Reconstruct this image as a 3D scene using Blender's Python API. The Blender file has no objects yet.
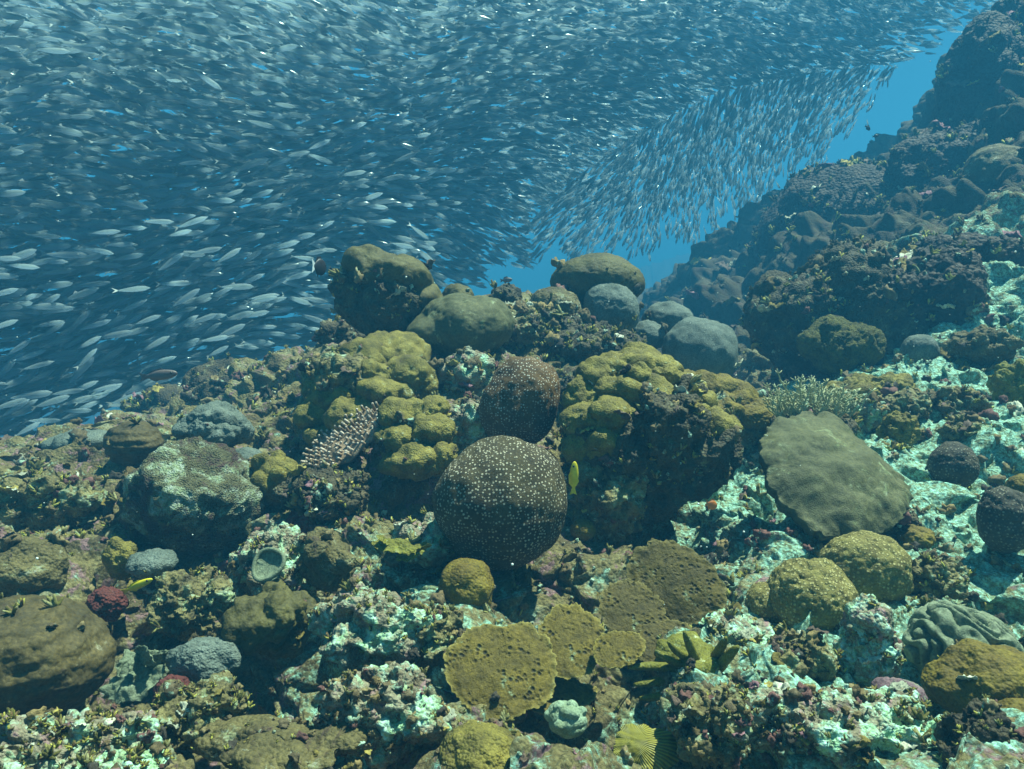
import bpy, bmesh, math, random
import numpy as np
from mathutils import Vector, Matrix, Euler

rng = np.random.default_rng(7)
random.seed(7)
SC = bpy.context.scene
COL = SC.collection
R = math.radians

# ------------------------------------------------------------------ camera
FPX = 731.0
PITCH = R(7.0)
cam = bpy.data.cameras.new("camera")
cam.sensor_width = 36.0
cam.lens = 36.0 * FPX / 1024.0
cam.clip_start = 0.02
cam.clip_end = 500.0
cam_ob = bpy.data.objects.new("camera", cam)
COL.objects.link(cam_ob)
cam_ob.location = (0, 0, 0)
cam_ob.rotation_euler = (R(90) - PITCH, 0, 0)
SC.camera = cam_ob

# ------------------------------------------------------------------ light
SUN_EL, SUN_AZ = R(68), R(62)          # azimuth measured from +Y (ahead) towards +X (right)
SUN_DIR = np.array([math.sin(SUN_AZ) * math.cos(SUN_EL), math.cos(SUN_AZ) * math.cos(SUN_EL), math.sin(SUN_EL)])
world = bpy.data.worlds.new("World")
SC.world = world
world.use_nodes = True
wn = world.node_tree
wn.nodes.clear()
wo = wn.nodes.new("ShaderNodeOutputWorld")
bg = wn.nodes.new("ShaderNodeBackground")
sky = wn.nodes.new("ShaderNodeTexSky")
sky.sky_type = 'NISHITA'
sky.sun_disc = False
sky.sun_elevation = SUN_EL
sky.sun_rotation = SUN_AZ
tint = wn.nodes.new("ShaderNodeMix")
tint.data_type = 'RGBA'
tint.blend_type = 'MULTIPLY'
tint.inputs[0].default_value = 1.0
tint.inputs[7].default_value = (0.15, 0.44, 0.46, 1)      # daylight filtered by the sea
wn.links.new(sky.outputs[0], tint.inputs[6])
wn.links.new(tint.outputs[2], bg.inputs[0])
bg.inputs[1].default_value = 0.055
wn.links.new(bg.outputs[0], wo.inputs[0])
sun = bpy.data.lights.new("sun", 'SUN')
sun.energy = 5.0
sun.angle = R(1.0)
sun.color = (0.80, 1.0, 0.80)
sun_ob = bpy.data.objects.new("sun", sun)
COL.objects.link(sun_ob)
sun_ob.rotation_euler = Vector(SUN_DIR).to_track_quat('Z', 'Y').to_euler()
SC.view_settings.view_transform = 'Standard'
SC.view_settings.look = 'None'
SC.view_settings.exposure = 1.74
SC.view_settings.gamma = 1.0
SC.view_settings.use_curve_mapping = False
SC.render.engine = 'CYCLES'
cy = SC.cycles
cy.max_bounces = 5
cy.diffuse_bounces = 3
cy.glossy_bounces = 2
cy.transmission_bounces = 3
cy.volume_bounces = 0
cy.transparent_max_bounces = 8
cy.use_denoising = True
cy.sample_clamp_indirect = 4.0
cy.caustics_reflective = False
cy.caustics_refractive = False

HAZE_DENSITY = 0.040
HAZE_COLOR = (0.06, 0.385, 0.77, 1)

# ------------------------------------------------------------------ noise
def _hash(i, j, k, s=0):
    h = (i * 374761393 + j * 668265263 + k * 1274126177 + s * 362437) & 0xffffffff
    h = ((h ^ (h >> 13)) * 1274126177) & 0xffffffff
    return (h ^ (h >> 16)) & 0xffffffff

_G = rng.normal(size=(256, 3)); _G /= np.linalg.norm(_G, axis=1)[:, None]

def perlin(P, seed=0):
    P = np.asarray(P, dtype=np.float64)
    I = np.floor(P).astype(np.int64); F = P - I
    U = F * F * F * (F * (F * 6 - 15) + 10)
    out = 0
    for dx in (0, 1):
        wx = U[:, 0] if dx else 1 - U[:, 0]
        for dy in (0, 1):
            wy = U[:, 1] if dy else 1 - U[:, 1]
            for dz in (0, 1):
                wz = U[:, 2] if dz else 1 - U[:, 2]
                g = _G[_hash(I[:, 0] + dx, I[:, 1] + dy, I[:, 2] + dz, seed) & 255]
                d = g[:, 0] * (F[:, 0] - dx) + g[:, 1] * (F[:, 1] - dy) + g[:, 2] * (F[:, 2] - dz)
                out = out + wx * wy * wz * d
    return out * 1.6

def fbm(P, octs=4, seed=0, gain=0.5):
    a, f, o = 1.0, 1.0, 0
    for k in range(octs):
        o = o + a * perlin(P * f, seed + k * 17)
        a *= gain; f *= 2.03
    return o

def ridged(P, octs=3, seed=0):
    a, f, o = 1.0, 1.0, 0
    for k in range(octs):
        o = o + a * (1 - np.abs(perlin(P * f, seed + k * 13)) * 2)
        a *= 0.5; f *= 2.1
    return o / 1.75

def worley(P, seed=0, two=False):
    P = np.asarray(P, dtype=np.float64)
    I = np.floor(P).astype(np.int64)
    f1 = np.full(len(P), 9.0); f2 = f1.copy()
    for dx in (-1, 0, 1):
        for dy in (-1, 0, 1):
            for dz in (-1, 0, 1):
                c = I + (dx, dy, dz)
                h = _hash(c[:, 0], c[:, 1], c[:, 2], seed)
                q = c + np.stack([(h & 1023) / 1023., ((h >> 10) & 1023) / 1023., ((h >> 20) & 1023) / 1023.], 1)
                d = np.sqrt(((q - P) ** 2).sum(1))
                if two:
                    f2 = np.minimum(f2, np.maximum(f1, d))
                f1 = np.minimum(f1, d)
    return (f1, f2) if two else f1

def lumps(P, seed=0):                     # 0 in the creases, about 1 on the tops
    return np.sqrt(np.clip(1 - worley(P, seed) ** 2 * 1.3, 0, 1))

# ------------------------------------------------------------------ projection helpers
CP, SP = math.cos(PITCH), math.sin(PITCH)
def ray(px, py):
    u = (np.asarray(px, float) - 512) / FPX; v = (384.5 - np.asarray(py, float)) / FPX
    return np.stack([u, CP + v * SP, -SP + v * CP], -1)
def at(px, py, d):
    return ray(px, py) * np.asarray(d, float)[..., None]

# ------------------------------------------------------------------ mesh helpers
def mesh_from(name, V, F, mat=None, smooth=True, attrs=None):
    V = np.asarray(V, np.float32)
    me = bpy.data.meshes.new(name)
    if isinstance(F, np.ndarray):
        n, k = F.shape
        me.vertices.add(len(V)); me.vertices.foreach_set('co', V.ravel())
        me.loops.add(n * k); me.loops.foreach_set('vertex_index', F.astype(np.int32).ravel())
        me.polygons.add(n)
        me.polygons.foreach_set('loop_start', np.arange(0, n * k, k, dtype=np.int32))
        me.polygons.foreach_set('loop_total', np.full(n, k, np.int32))
        me.update(calc_edges=True)
    else:
        me.from_pydata(V.tolist(), [], F); me.update()
    if smooth:
        me.polygons.foreach_set('use_smooth', np.ones(len(me.polygons), bool))
    if attrs:
        for k_, a in attrs.items():
            at_ = me.attributes.new(k_, 'FLOAT', 'POINT')
            at_.data.foreach_set('value', np.asarray(a, np.float32))
    if mat: me.materials.append(mat)
    return me

def link(name, me, parent=None, loc=None, rot=None, scale=None):
    o = bpy.data.objects.new(name, me)
    COL.objects.link(o)
    if parent: o.parent = parent
    if loc is not None: o.location = [float(x) for x in loc]
    if rot is not None: o.rotation_euler = rot
    if scale is not None: o.scale = scale
    return o

def tag(o, label, cat, group=None, kind=None):
    o['label'] = label; o['category'] = cat
    if group: o['group'] = group
    if kind: o['kind'] = kind
    return o

def empty(name, loc, label, cat, group=None, rot=(0, 0, 0)):
    o = bpy.data.objects.new(name, None)
    o.empty_display_size = 0.05
    COL.objects.link(o); o.location = [float(x) for x in loc]; o.rotation_euler = rot
    return tag(o, label, cat, group)

_ico = {}
def ico(n):
    if n not in _ico:
        bm = bmesh.new(); bmesh.ops.create_icosphere(bm, subdivisions=n, radius=1)
        V = np.array([v.co[:] for v in bm.verts]); F = np.array([[v.index for v in f.verts] for f in bm.faces], np.int32)
        bm.free(); V /= np.linalg.norm(V, axis=1)[:, None]
        _ico[n] = (V, F)
    return _ico[n]

def vnormals(V, F):
    a, b, c = V[F[:, 0]], V[F[:, 1]], V[F[:, 2]]
    n = np.cross(b - a, c - a)
    N = np.zeros_like(V)
    for k in range(3):
        for x in range(3):
            N[:, x] += np.bincount(F[:, k], n[:, x], len(V))
    return N / (np.linalg.norm(N, axis=1)[:, None] + 1e-12)

def star(lobes, n=6, k=14):
    """union of balls seen from the origin, as a closed surface"""
    D, F = ico(n)
    acc = 0
    for c, r in lobes:
        c = np.asarray(c, float)
        b = D @ c; disc = b * b - c @ c + r * r
        t = np.where(disc > 0, b + np.sqrt(np.maximum(disc, 0)), 0)
        acc = acc + np.maximum(t, 0.02) ** k
    return D * (acc ** (1 / k))[:, None], F

def disp(V, F, *layers, seed=0):
    """layers: (kind, scale in metres, amplitude in metres)"""
    N = vnormals(V, F)
    o = 0
    for i, (kd, sc, amp) in enumerate(layers):
        Q = V / sc + seed * 3.7 + i * 11.3
        if kd == 'n': o = o + amp * fbm(Q, 3, seed + i)
        elif kd == 'r': o = o + amp * (ridged(Q, 3, seed + i) - 0.6)
        elif kd == 'l': o = o + amp * (lumps(Q, seed + i) - 0.6)
        elif kd == 'p':
            f = worley(Q, seed + i); o = o - amp * np.exp(-(f / 0.25) ** 2)
        elif kd == 'm':                       # meandering ridges
            w = fbm(Q * 0.5, 2, seed + i)
            o = o + amp * (np.abs(np.sin(w * 9.0)) ** 0.6 - 0.5)
        elif kd == 's':                       # steps / growth bands
            o = o + amp * np.abs(((V[:, 2] / sc + 0.7 * perlin(V / (sc * 5), seed)) % 1.0) - 0.5)
    return V + N * np.asarray(o)[:, None]

# ------------------------------------------------------------------ materials
def hexlin(r, g, b): return (r, g, b, 1)
def ramp(nt, fac, stops, interp='LINEAR'):
    n = nt.nodes.new('ShaderNodeValToRGB'); n.color_ramp.interpolation = interp
    e = n.color_ramp.elements
    while len(e) < len(stops): e.new(0.5)
    for i, (p, c) in enumerate(stops):
        e[i].position = p; e[i].color = c if len(c) == 4 else (*c, 1)
    nt.links.new(fac, n.inputs[0]); return n.outputs[0]
def noise_n(nt, vec, scale, detail=4, rough=0.6, dist=0.0):
    n = nt.nodes.new('ShaderNodeTexNoise'); n.inputs['Scale'].default_value = scale
    n.inputs['Detail'].default_value = detail; n.inputs['Roughness'].default_value = rough
    n.inputs['Distortion'].default_value = dist
    nt.links.new(vec, n.inputs['Vector']); return n.outputs['Fac']
def voro_n(nt, vec, scale, feature='F1', out='Distance', rnd=1.0):
    n = nt.nodes.new('ShaderNodeTexVoronoi'); n.feature = feature; n.inputs['Scale'].default_value = scale; n.inputs['Randomness'].default_value = rnd
    nt.links.new(vec, n.inputs['Vector']); return n.outputs[out]
def mixc(nt, fac, a, b, mode='MIX'):
    n = nt.nodes.new('ShaderNodeMix'); n.data_type = 'RGBA'; n.blend_type = mode
    for s, v in ((0, fac), (6, a), (7, b)):
        if hasattr(v, 'links'): nt.links.new(v, n.inputs[s])
        else: n.inputs[s].default_value = v if s == 0 or len(v) == 4 else (*v, 1)
    return n.outputs[2]
def math_n(nt, op, a, b=None, clamp=False):
    n = nt.nodes.new('ShaderNodeMath'); n.operation = op; n.use_clamp = clamp
    for s, v in ((0, a), (1, b)):
        if v is None: continue
        if hasattr(v, 'links'): nt.links.new(v, n.inputs[s])
        else: n.inputs[s].default_value = v
    return n.outputs[0]
def base_mat(name):
    m = bpy.data.materials.new(name); m.use_nodes = True
    nt = m.node_tree; b = nt.nodes['Principled BSDF']
    tc = nt.nodes.new('ShaderNodeTexCoord')
    return m, nt, b, tc.outputs['Object']
def bump(nt, b, h, strength=0.6, dist=0.004):
    n = nt.nodes.new('ShaderNodeBump'); n.inputs['Strength'].default_value = strength
    n.inputs['Distance'].default_value = dist
    nt.links.new(h, n.inputs['Height']); nt.links.new(n.outputs[0], b.inputs['Normal'])

_mc = {}
def coral_mat(name, c1, c2, sc=8., patch=None, pcol=(0.6, 0.62, 0.55), pthr=0.62, polyp=None, pscale=150., psize=0.28,
              bscale=120., bstr=0.5, bdist=0.003, rough=0.75, patch2=None, p2thr=0.66, grain=True):
    if name in _mc: return _mc[name]
    m, nt, b, P = base_mat(name)
    kr = .74 if not any(w_ in name for w_ in ('rock', 'dead', 'speckled', 'red', 'reef', 'tip', 'branchlet', 'mauve')) else 1.0
    c1 = (c1[0] * kr, c1[1] * .92, c1[2]); c2 = (c2[0] * kr, c2[1] * .92, c2[2])
    f = noise_n(nt, P, sc, 5, 0.62)
    c = ramp(nt, f, [(0.34, c1), (0.66, c2)])
    if grain:                                                   # fine mottling of the living tissue
        g = noise_n(nt, P, sc * 14, 3, 0.7)
        c = mixc(nt, 1.0, c, ramp(nt, g, [(0.3, (0.55, 0.55, 0.55)), (0.7, (1.35, 1.35, 1.35))]), 'MULTIPLY')
    if polyp:
        v = voro_n(nt, P, pscale, rnd=.6)
        pm = ramp(nt, v, [(psize * 0.7, (1, 1, 1)), (psize, (0, 0, 0))])
        vary = noise_n(nt, P, 14, 3)
        pm = math_n(nt, 'MULTIPLY', pm, ramp(nt, vary, [(0.33, (0.25, 0.25, 0.25)), (0.5, (1, 1, 1))]))
        c = mixc(nt, pm, c, polyp)
    if patch2:
        pf = noise_n(nt, P, (patch or 10) * 0.8, 6, 0.75, 0.6)
        n2 = nt.nodes.new('ShaderNodeMapping'); n2.inputs['Location'].default_value = (3, 7, 1)
        c = mixc(nt, ramp(nt, pf, [(1 - p2thr - 0.03, (1, 1, 1)), (1 - p2thr + 0.03, (0, 0, 0))]), c, patch2)
    if patch:
        pf = noise_n(nt, P, patch, 8, 0.78, 0.4)
        pv_ = noise_n(nt, P, patch * 5, 5, .75)                 # crust broken up by turf and bare spots
        pc = ramp(nt, pv_, [(.36, tuple(a_ * b_ for a_, b_ in zip(pcol, (.45, .38, .25)))), (.46, tuple(a_ * b_ for a_, b_ in zip(pcol, (.75, .85, .55)))), (.56, pcol), (.68, tuple(min(.85, a_ * 1.25) for a_ in pcol))])
        c = mixc(nt, ramp(nt, pf, [(pthr - 0.045, (0, 0, 0)), (pthr + 0.045, (1, 1, 1))]), c, pc)
    nt.links.new(c, b.inputs['Base Color'])
    b.inputs['Roughness'].default_value = rough
    b.inputs['Specular IOR Level'].default_value = 0.3
    h1 = noise_n(nt, P, bscale, 4, 0.7)
    if polyp:
        h1 = math_n(nt, 'ADD', math_n(nt, 'MULTIPLY', pm, 1.2), h1)
    else:
        h1 = math_n(nt, 'SUBTRACT', h1, voro_n(nt, P, bscale * 1.4))
    bump(nt, b, h1, bstr, bdist)
    _mc[name] = m
    return m

PALE = (0.62, 0.66, 0.60)
PINK = (0.30, 0.13, 0.17)
M_OLIVE = coral_mat('olive_coral', (0.12, 0.075, 0.012), (0.34, 0.215, 0.035), 12, patch=13, pthr=0.64, pcol=(.42, .44, .33), patch2=(.07, .045, .02), p2thr=.62, bdist=.004, bstr=.8)
M_MUSTARD = coral_mat('mustard_coral', (0.12, 0.06, 0.005), (0.26, 0.15, 0.013), 9, bscale=90, patch=17, pthr=.72, pcol=(.4, .4, .25), bdist=.004, bstr=.8)
M_GREEN = coral_mat('green_coral', (0.085, 0.066, 0.024), (0.155, 0.118, 0.044), 7, bscale=170, bdist=0.003, patch=11, pthr=0.62, pcol=(.26, .28, .18))
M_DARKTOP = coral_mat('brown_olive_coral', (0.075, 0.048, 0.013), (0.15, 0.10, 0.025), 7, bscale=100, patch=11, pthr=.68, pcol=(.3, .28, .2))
M_SPECK = coral_mat('speckled_coral', (0.035, 0.026, 0.009), (0.085, 0.068, 0.022), 9, polyp=(0.46, 0.40, 0.29), pscale=102, psize=0.37, bscale=260, bstr=0.8, bdist=0.003)
M_SPECK2 = coral_mat('speckled_coral_small', (0.06, 0.033, 0.010), (0.15, 0.085, 0.02), 6, polyp=(0.50, 0.44, 0.36), pscale=96, psize=0.34, bscale=260, bstr=0.8, bdist=0.003)
M_BROWN = coral_mat('brown_coral', (0.09, 0.055, 0.018), (0.20, 0.125, 0.04), 9, bscale=80, patch=9, pthr=0.60, pcol=(0.34, 0.34, 0.27), patch2=(.06, .035, .025), p2thr=.6, bdist=.005, bstr=.9)
M_DARKBR = coral_mat('dark_brown_coral', (0.04, 0.026, 0.018), (0.10, 0.065, 0.035), 9, polyp=(0.22, 0.20, 0.15), pscale=90, psize=0.35, bscale=110, bstr=0.7, bdist=0.005)
M_GREY = coral_mat('blue_grey_coral', (0.10, 0.10, 0.075), (0.21, 0.195, 0.15), 9, bscale=130, patch=12, pthr=.66, pcol=(.36, .36, .32), bdist=.004, bstr=.8)
M_ROCK = coral_mat('dead_coral_rock', (0.06, 0.05, 0.02), (0.25, 0.22, 0.075), 18, patch=14, pthr=0.57, pcol=(0.30, 0.37, 0.27), patch2=(.24, .13, .13), p2thr=0.65, bscale=70, bdist=0.007, bstr=0.8)
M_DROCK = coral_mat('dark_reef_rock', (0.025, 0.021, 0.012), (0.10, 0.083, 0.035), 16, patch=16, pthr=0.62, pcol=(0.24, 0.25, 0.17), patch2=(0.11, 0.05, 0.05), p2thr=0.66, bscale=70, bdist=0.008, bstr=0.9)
M_PROCK = coral_mat('pale_dead_coral', (0.15, 0.12, 0.065), (0.32, 0.31, 0.19), 20, patch=10, pthr=0.53, pcol=(0.40, 0.60, 0.48), patch2=(0.28, 0.16, 0.16), p2thr=0.60, bscale=90, bdist=0.007, bstr=0.8)  # dead coral; its patch colour carries the turquoise of the sunlight
M_TURQ = coral_mat('turquoise_lit_dead_coral', (0.15, 0.12, 0.065), (0.30, 0.30, 0.18), 20, patch=10, pthr=0.51, pcol=(0.42, 0.66, 0.56), patch2=(0.32, 0.18, 0.19), p2thr=0.60, bscale=90, bdist=0.007, bstr=0.8)  # turquoise sunlight on dead coral, painted as colour patches
M_RED = coral_mat('red_sponge_tissue', (0.07, 0.016, 0.012), (0.16, 0.04, 0.028), 20, bscale=90, bstr=1, bdist=.006, patch=14, pthr=.6, pcol=(.16, .12, .08))
def plate_mat(name, c1, c2, rimc):
    m, nt, b, P = base_mat(name)
    c = ramp(nt, noise_n(nt, P, 16, 6, .65), [(.35, c1), (.65, c2)])
    c = mixc(nt, 1.0, c, ramp(nt, noise_n(nt, P, 170, 3, .7), [(.3, (.6, .6, .6)), (.7, (1.35, 1.35, 1.35))]), 'MULTIPLY')
    v = voro_n(nt, P, 80); gate = ramp(nt, noise_n(nt, P, 20, 4), [(.48, (0, 0, 0)), (.60, (1, 1, 1))])
    pit = math_n(nt, 'MULTIPLY', ramp(nt, v, [(.15, (1, 1, 1)), (.50, (0, 0, 0))]), gate)
    c = mixc(nt, pit, c, (.022, .016, .006))
    c = mixc(nt, ramp(nt, noise_n(nt, P, 11, 7, .75), [(.60, (0, 0, 0)), (.66, (1, 1, 1))]), c, (.22, .26, .15))
    a = nt.nodes.new('ShaderNodeAttribute'); a.attribute_name = 'rim'
    c = mixc(nt, a.outputs['Fac'], c, rimc)
    nt.links.new(c, b.inputs['Base Color']); b.inputs['Roughness'].default_value = .65; b.inputs['Specular IOR Level'].default_value = .25
    h = math_n(nt, 'SUBTRACT', noise_n(nt, P, 140, 4, .7), math_n(nt, 'MULTIPLY', pit, 1.6))
    bump(nt, b, h, .8, .004)
    return m
M_PLATE = plate_mat('yellow_plate_tissue', (.075, .050, .004), (.17, .115, .010), (.32, .25, .06))
M_PLATE2 = plate_mat('brown_plate_tissue', (.05, .034, .005), (.115, .078, .009), (.22, .17, .05))
M_YEL = coral_mat('yellow_finger_tissue', (0.14, 0.10, 0.008), (0.27, 0.20, 0.022), 14, patch=24, pthr=0.62, pcol=(0.55, 0.58, 0.40), bdist=.004)
M_CAB = coral_mat('grey_green_fold_tissue', (0.16, 0.155, 0.085), (0.27, 0.245, 0.145), 9, bscale=200, bdist=0.002)
M_KNOB = coral_mat('knobby_tan_tissue', (0.17, 0.105, 0.022), (0.34, 0.225, 0.055), 26, polyp=(0.45, 0.38, 0.16), pscale=95, psize=0.4, bscale=120, bstr=0.9, bdist=0.006, patch=10, pthr=.66, pcol=(.45, .45, .36))
M_TIP = coral_mat('pale_tip_tissue', (0.38, 0.32, 0.22), (0.62, 0.54, 0.40), 30)
M_BRANCH = coral_mat('branchlet_tissue', (0.15, 0.10, 0.05), (0.33, 0.24, 0.14), 22)
M_SOFT = coral_mat('tan_soft_tissue', (0.42, 0.32, 0.15), (0.68, 0.56, 0.30), 24)
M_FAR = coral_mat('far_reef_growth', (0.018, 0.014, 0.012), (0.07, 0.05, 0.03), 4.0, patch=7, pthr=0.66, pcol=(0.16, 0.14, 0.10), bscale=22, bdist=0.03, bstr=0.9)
M_BANDED = coral_mat('banded_brown_tissue', (0.05, 0.03, 0.010), (0.15, 0.085, 0.024), 9, bscale=50, bdist=0.006, patch=10, pthr=.68, pcol=(.32, .3, .22), patch2=(.05, .03, .02), p2thr=.62)

# seabed: growth in patches, pale coral rock, caustic sunlight painted in towards the right
def seabed_mat():
    m, nt, b, P = base_mat('reef_floor_rock')
    a = nt.nodes.new('ShaderNodeAttribute'); a.attribute_name = 'sunlit'; sunlit = a.outputs['Fac']
    n1 = noise_n(nt, P, 5, 6, 0.7); n2 = noise_n(nt, P, 17, 7, 0.75, 0.4); n3 = noise_n(nt, P, 42, 7, 0.8)
    c = ramp(nt, n1, [(0.32, (0.07, 0.052, 0.03)), (0.44, (0.15, 0.115, 0.05)), (0.54, (0.22, 0.18, 0.075)), (0.62, (0.26, 0.25, 0.15)), (0.7, (0.18, 0.13, 0.08))])
    c = mixc(nt, ramp(nt, noise_n(nt, P, 11, 5, 0.7, 0.8), [(0.56, (0, 0, 0)), (0.60, (1, 1, 1))]), c, (0.26, 0.15, 0.15))
    pm = math_n(nt, 'ADD', n2, math_n(nt, 'MULTIPLY', sunlit, 0.34))
    pale = ramp(nt, n3, [(0.36, (0.13, 0.11, 0.05)), (0.45, (0.22, 0.28, 0.15)), (0.52, (0.30, 0.50, 0.38)), (0.62, (0.42, 0.80, 0.66))])  # turquoise tint of the sunlight put into the pale rock colour
    c = mixc(nt, ramp(nt, pm, [(0.58, (0, 0, 0)), (0.70, (1, 1, 1))]), c, pale)
    c = mixc(nt, 1.0, c, ramp(nt, noise_n(nt, P, 110, 3, 0.7), [(0.3, (0.5, 0.5, 0.5)), (0.7, (1.4, 1.4, 1.4))]), 'MULTIPLY')
    a2 = nt.nodes.new('ShaderNodeAttribute'); a2.attribute_name = 'weed_shade'          # shade and dark algae of the far slope, painted in by distance
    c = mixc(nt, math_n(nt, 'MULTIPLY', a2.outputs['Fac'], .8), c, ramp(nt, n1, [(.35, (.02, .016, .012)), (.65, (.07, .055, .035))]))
    nt.links.new(c, b.inputs['Base Color']); b.inputs['Roughness'].default_value = 0.85
    b.inputs['Specular IOR Level'].default_value = 0.2
    h = math_n(nt, 'ADD', noise_n(nt, P, 45, 6, 0.8), math_n(nt, 'MULTIPLY', voro_n(nt, P, 80), -0.7))
    bump(nt, b, h, 1.0, 0.012)
    return m
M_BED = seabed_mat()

# ------------------------------------------------------------------ seabed
CTRL = {
 -150: [(1.3, 800), (1.6, 710), (2.3, 580), (3, 505), (3.6, 458), (4, 450), (5, 520), (8, 620), (12, 600), (40, 420)],
 50: [(1.3, 785), (1.6, 700), (1.9, 630), (2.3, 565), (2.8, 505), (3.4, 452), (3.8, 438), (4.5, 480), (7, 600), (12, 580), (40, 420)],
 200: [(1.3, 785), (1.6, 705), (1.9, 645), (2.4, 565), (3, 490), (3.6, 445), (4.2, 428), (5.2, 408), (6.5, 480), (12, 540), (40, 410)],
 350: [(1.3, 785), (1.6, 695), (2, 605), (2.4, 530), (2.9, 460), (3.4, 410), (4, 365), (4.5, 345), (5.2, 360), (7, 480), (12, 520), (40, 400)],
 500: [(1.3, 785), (1.6, 700), (1.9, 625), (2.2, 570), (2.6, 500), (3, 435), (3.5, 380), (4.2, 335), (4.8, 318), (5.4, 335), (8, 420), (12, 450), (40, 380)],
 600: [(1.3, 785), (1.6, 700), (1.9, 625), (2.2, 575), (2.6, 520), (3, 460), (3.6, 395), (4.3, 345), (4.8, 330), (5.5, 350), (8, 400), (12, 400), (40, 350)],
 700: [(1.3, 785), (1.6, 705), (1.9, 640), (2.2, 590), (2.6, 530), (3, 475), (3.4, 440), (3.8, 425), (4.5, 440), (5.5, 405), (6.5, 375), (8, 330), (10, 292), (13, 268), (17, 275), (40, 320)],
 800: [(1.3, 785), (1.6, 700), (2, 620), (2.4, 550), (2.9, 480), (3.4, 432), (3.9, 408), (4.4, 405), (5.2, 370), (6, 330), (7, 292), (9, 240), (11, 210), (13, 200), (18, 230), (40, 300)],
 900: [(1.3, 785), (1.6, 700), (2, 620), (2.4, 550), (2.9, 470), (3.4, 420), (4, 372), (4.6, 335), (5.4, 292), (6.5, 250), (8, 210), (10, 178), (11, 170), (14, 185), (40, 250)],
 1000: [(1.3, 785), (1.6, 700), (2, 620), (2.4, 550), (2.9, 470), (3.4, 410), (4, 352), (4.6, 305), (5.2, 262), (6, 220), (7, 165), (8, 112), (9, 65), (10, 38), (13, 40), (40, 150)],
 1180: [(1.3, 785), (1.6, 700), (2, 600), (2.9, 450), (4, 320), (5, 220), (6, 120), (8, -50), (10, -80), (20, 0), (40, 100)],
}
cx, ct = [], []
def _addc(p):
    rho = math.hypot(p[0], p[1]); cx.append((math.atan2(p[0], p[1]), math.log(rho))); ct.append(p[2] / rho)
for px, lst in CTRL.items():
    for d, py in lst: _addc(at(px, py, d))
for th in (-170, -135, -100, -70, 65, 100, 135, 170):
    for rho, z in ((1.3, -0.75), (3, -0.8 if th > 0 else -1.2), (8, 0.5 if 0 < th < 110 else -2.0), (40, 3 if 0 < th < 120 else -2.5)):
        cx.append((R(th), math.log(rho))); ct.append(z / rho)
cx = np.array(cx); ct = np.array(ct)
def _phi(A, B): return np.sqrt(((A[:, None] - B[None]) ** 2).sum(2) + 0.002)
K = _phi(cx, cx); n_ = len(cx)
KK = np.zeros((n_ + 3, n_ + 3)); KK[:n_, :n_] = K; KK[:n_, n_] = 1; KK[:n_, n_ + 1:] = cx; KK[n_, :n_] = 1; KK[n_ + 1:, :n_] = cx.T
WW = np.linalg.solve(KK, np.concatenate([ct, np.zeros(3)]))
def ground_z(x, y):
    x = np.atleast_1d(np.asarray(x, float)).ravel(); y = np.atleast_1d(np.asarray(y, float)).ravel()
    out = np.empty(len(x))
    for s in range(0, len(x), 40000):
        rho0 = np.hypot(x[s:s + 40000], y[s:s + 40000])
        rho = np.clip(rho0, 1.1, 70)
        Q = np.stack([np.arctan2(x[s:s + 40000], y[s:s + 40000]), np.log(rho)], 1)
        out[s:s + 40000] = (_phi(Q, cx) @ WW[:n_] + WW[n_] + Q @ WW[n_ + 1:]) * rho
    return out
def hit(px, py, dmax=16.0):
    """distance along the view axis at which a sight line meets the bed"""
    d = np.exp(np.linspace(math.log(0.9), math.log(dmax), 260))
    P = at(px, py, d)
    g = ground_z(P[:, 0], P[:, 1])
    k = np.nonzero(P[:, 2] < g)[0]
    return float(d[k[0]]) if len(k) else dmax

# hollows in the reef: (px, py, depth m, radius m)
HOLES = [(275, 690, .45, .30), (215, 640, .2, .15), (190, 585, .20, .17), (110, 655, .16, .12), (545, 590, .14, .16), (668, 520, .30, .22), (975, 595, .16, .14),
         (425, 490, .20, .18), (930, 745, .16, .12), (45, 515, .15, .2), (590, 730, .16, .14), (205, 545, .2, .2), (350, 500, .13, .16),
         (60, 690, .12, .15), (735, 555, .1, .1), (640, 690, .12, .1), (830, 360, .3, .45), (640, 410, .2, .2), (480, 600, .1, .1)]
SUN_PATCHES = [(1000, 460, .55, 1), (930, 500, .45, 1), (750, 490, .28, 1), (700, 640, .25, .5), (860, 650, .25, .8), (800, 730, .35, .75), (600, 760, .3, .4),  # pale rock and painted caustic light: pixel, radius, strength
        (400, 620, .35, .8), (350, 700, .25, .7), (960, 300, .8, 1), (1000, 250, .6, .6), (900, 380, .45, .9), (440, 380, .3, .7), (300, 550, .2, .5),
        (850, 720, .3, 1), (1020, 640, .2, .5), (60, 760, .2, .4), (380, 570, .2, .5), (820, 560, .3, .7)]
def nonuni(a, b, n): return np.linspace(a, b, n)
th = np.concatenate([np.linspace(R(-180), R(-46), 60)[:-1], np.linspace(R(-46), R(46), 1150), np.linspace(R(46), R(180), 60)[1:]])
rr = np.concatenate([[0.02, 0.15, 0.4, 0.7], np.exp(np.linspace(math.log(0.85), math.log(14), 900)), np.exp(np.linspace(math.log(14.3), math.log(135), 60))])
TH, RR = np.meshgrid(th, rr, indexing='ij')
X = (np.sin(TH) * RR).ravel(); Y = (np.cos(TH) * RR).ravel()
Z = ground_z(X, Y)
for px, py, dep, rad in HOLES:
    p = at(px, py, hit(px, py))
    Z = Z - dep * np.exp(-(((X - p[0]) ** 2 + ((Y - p[1]) * 0.9) ** 2) / (rad * rad)) ** 1.5)
sunlit = np.zeros_like(X)
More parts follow.
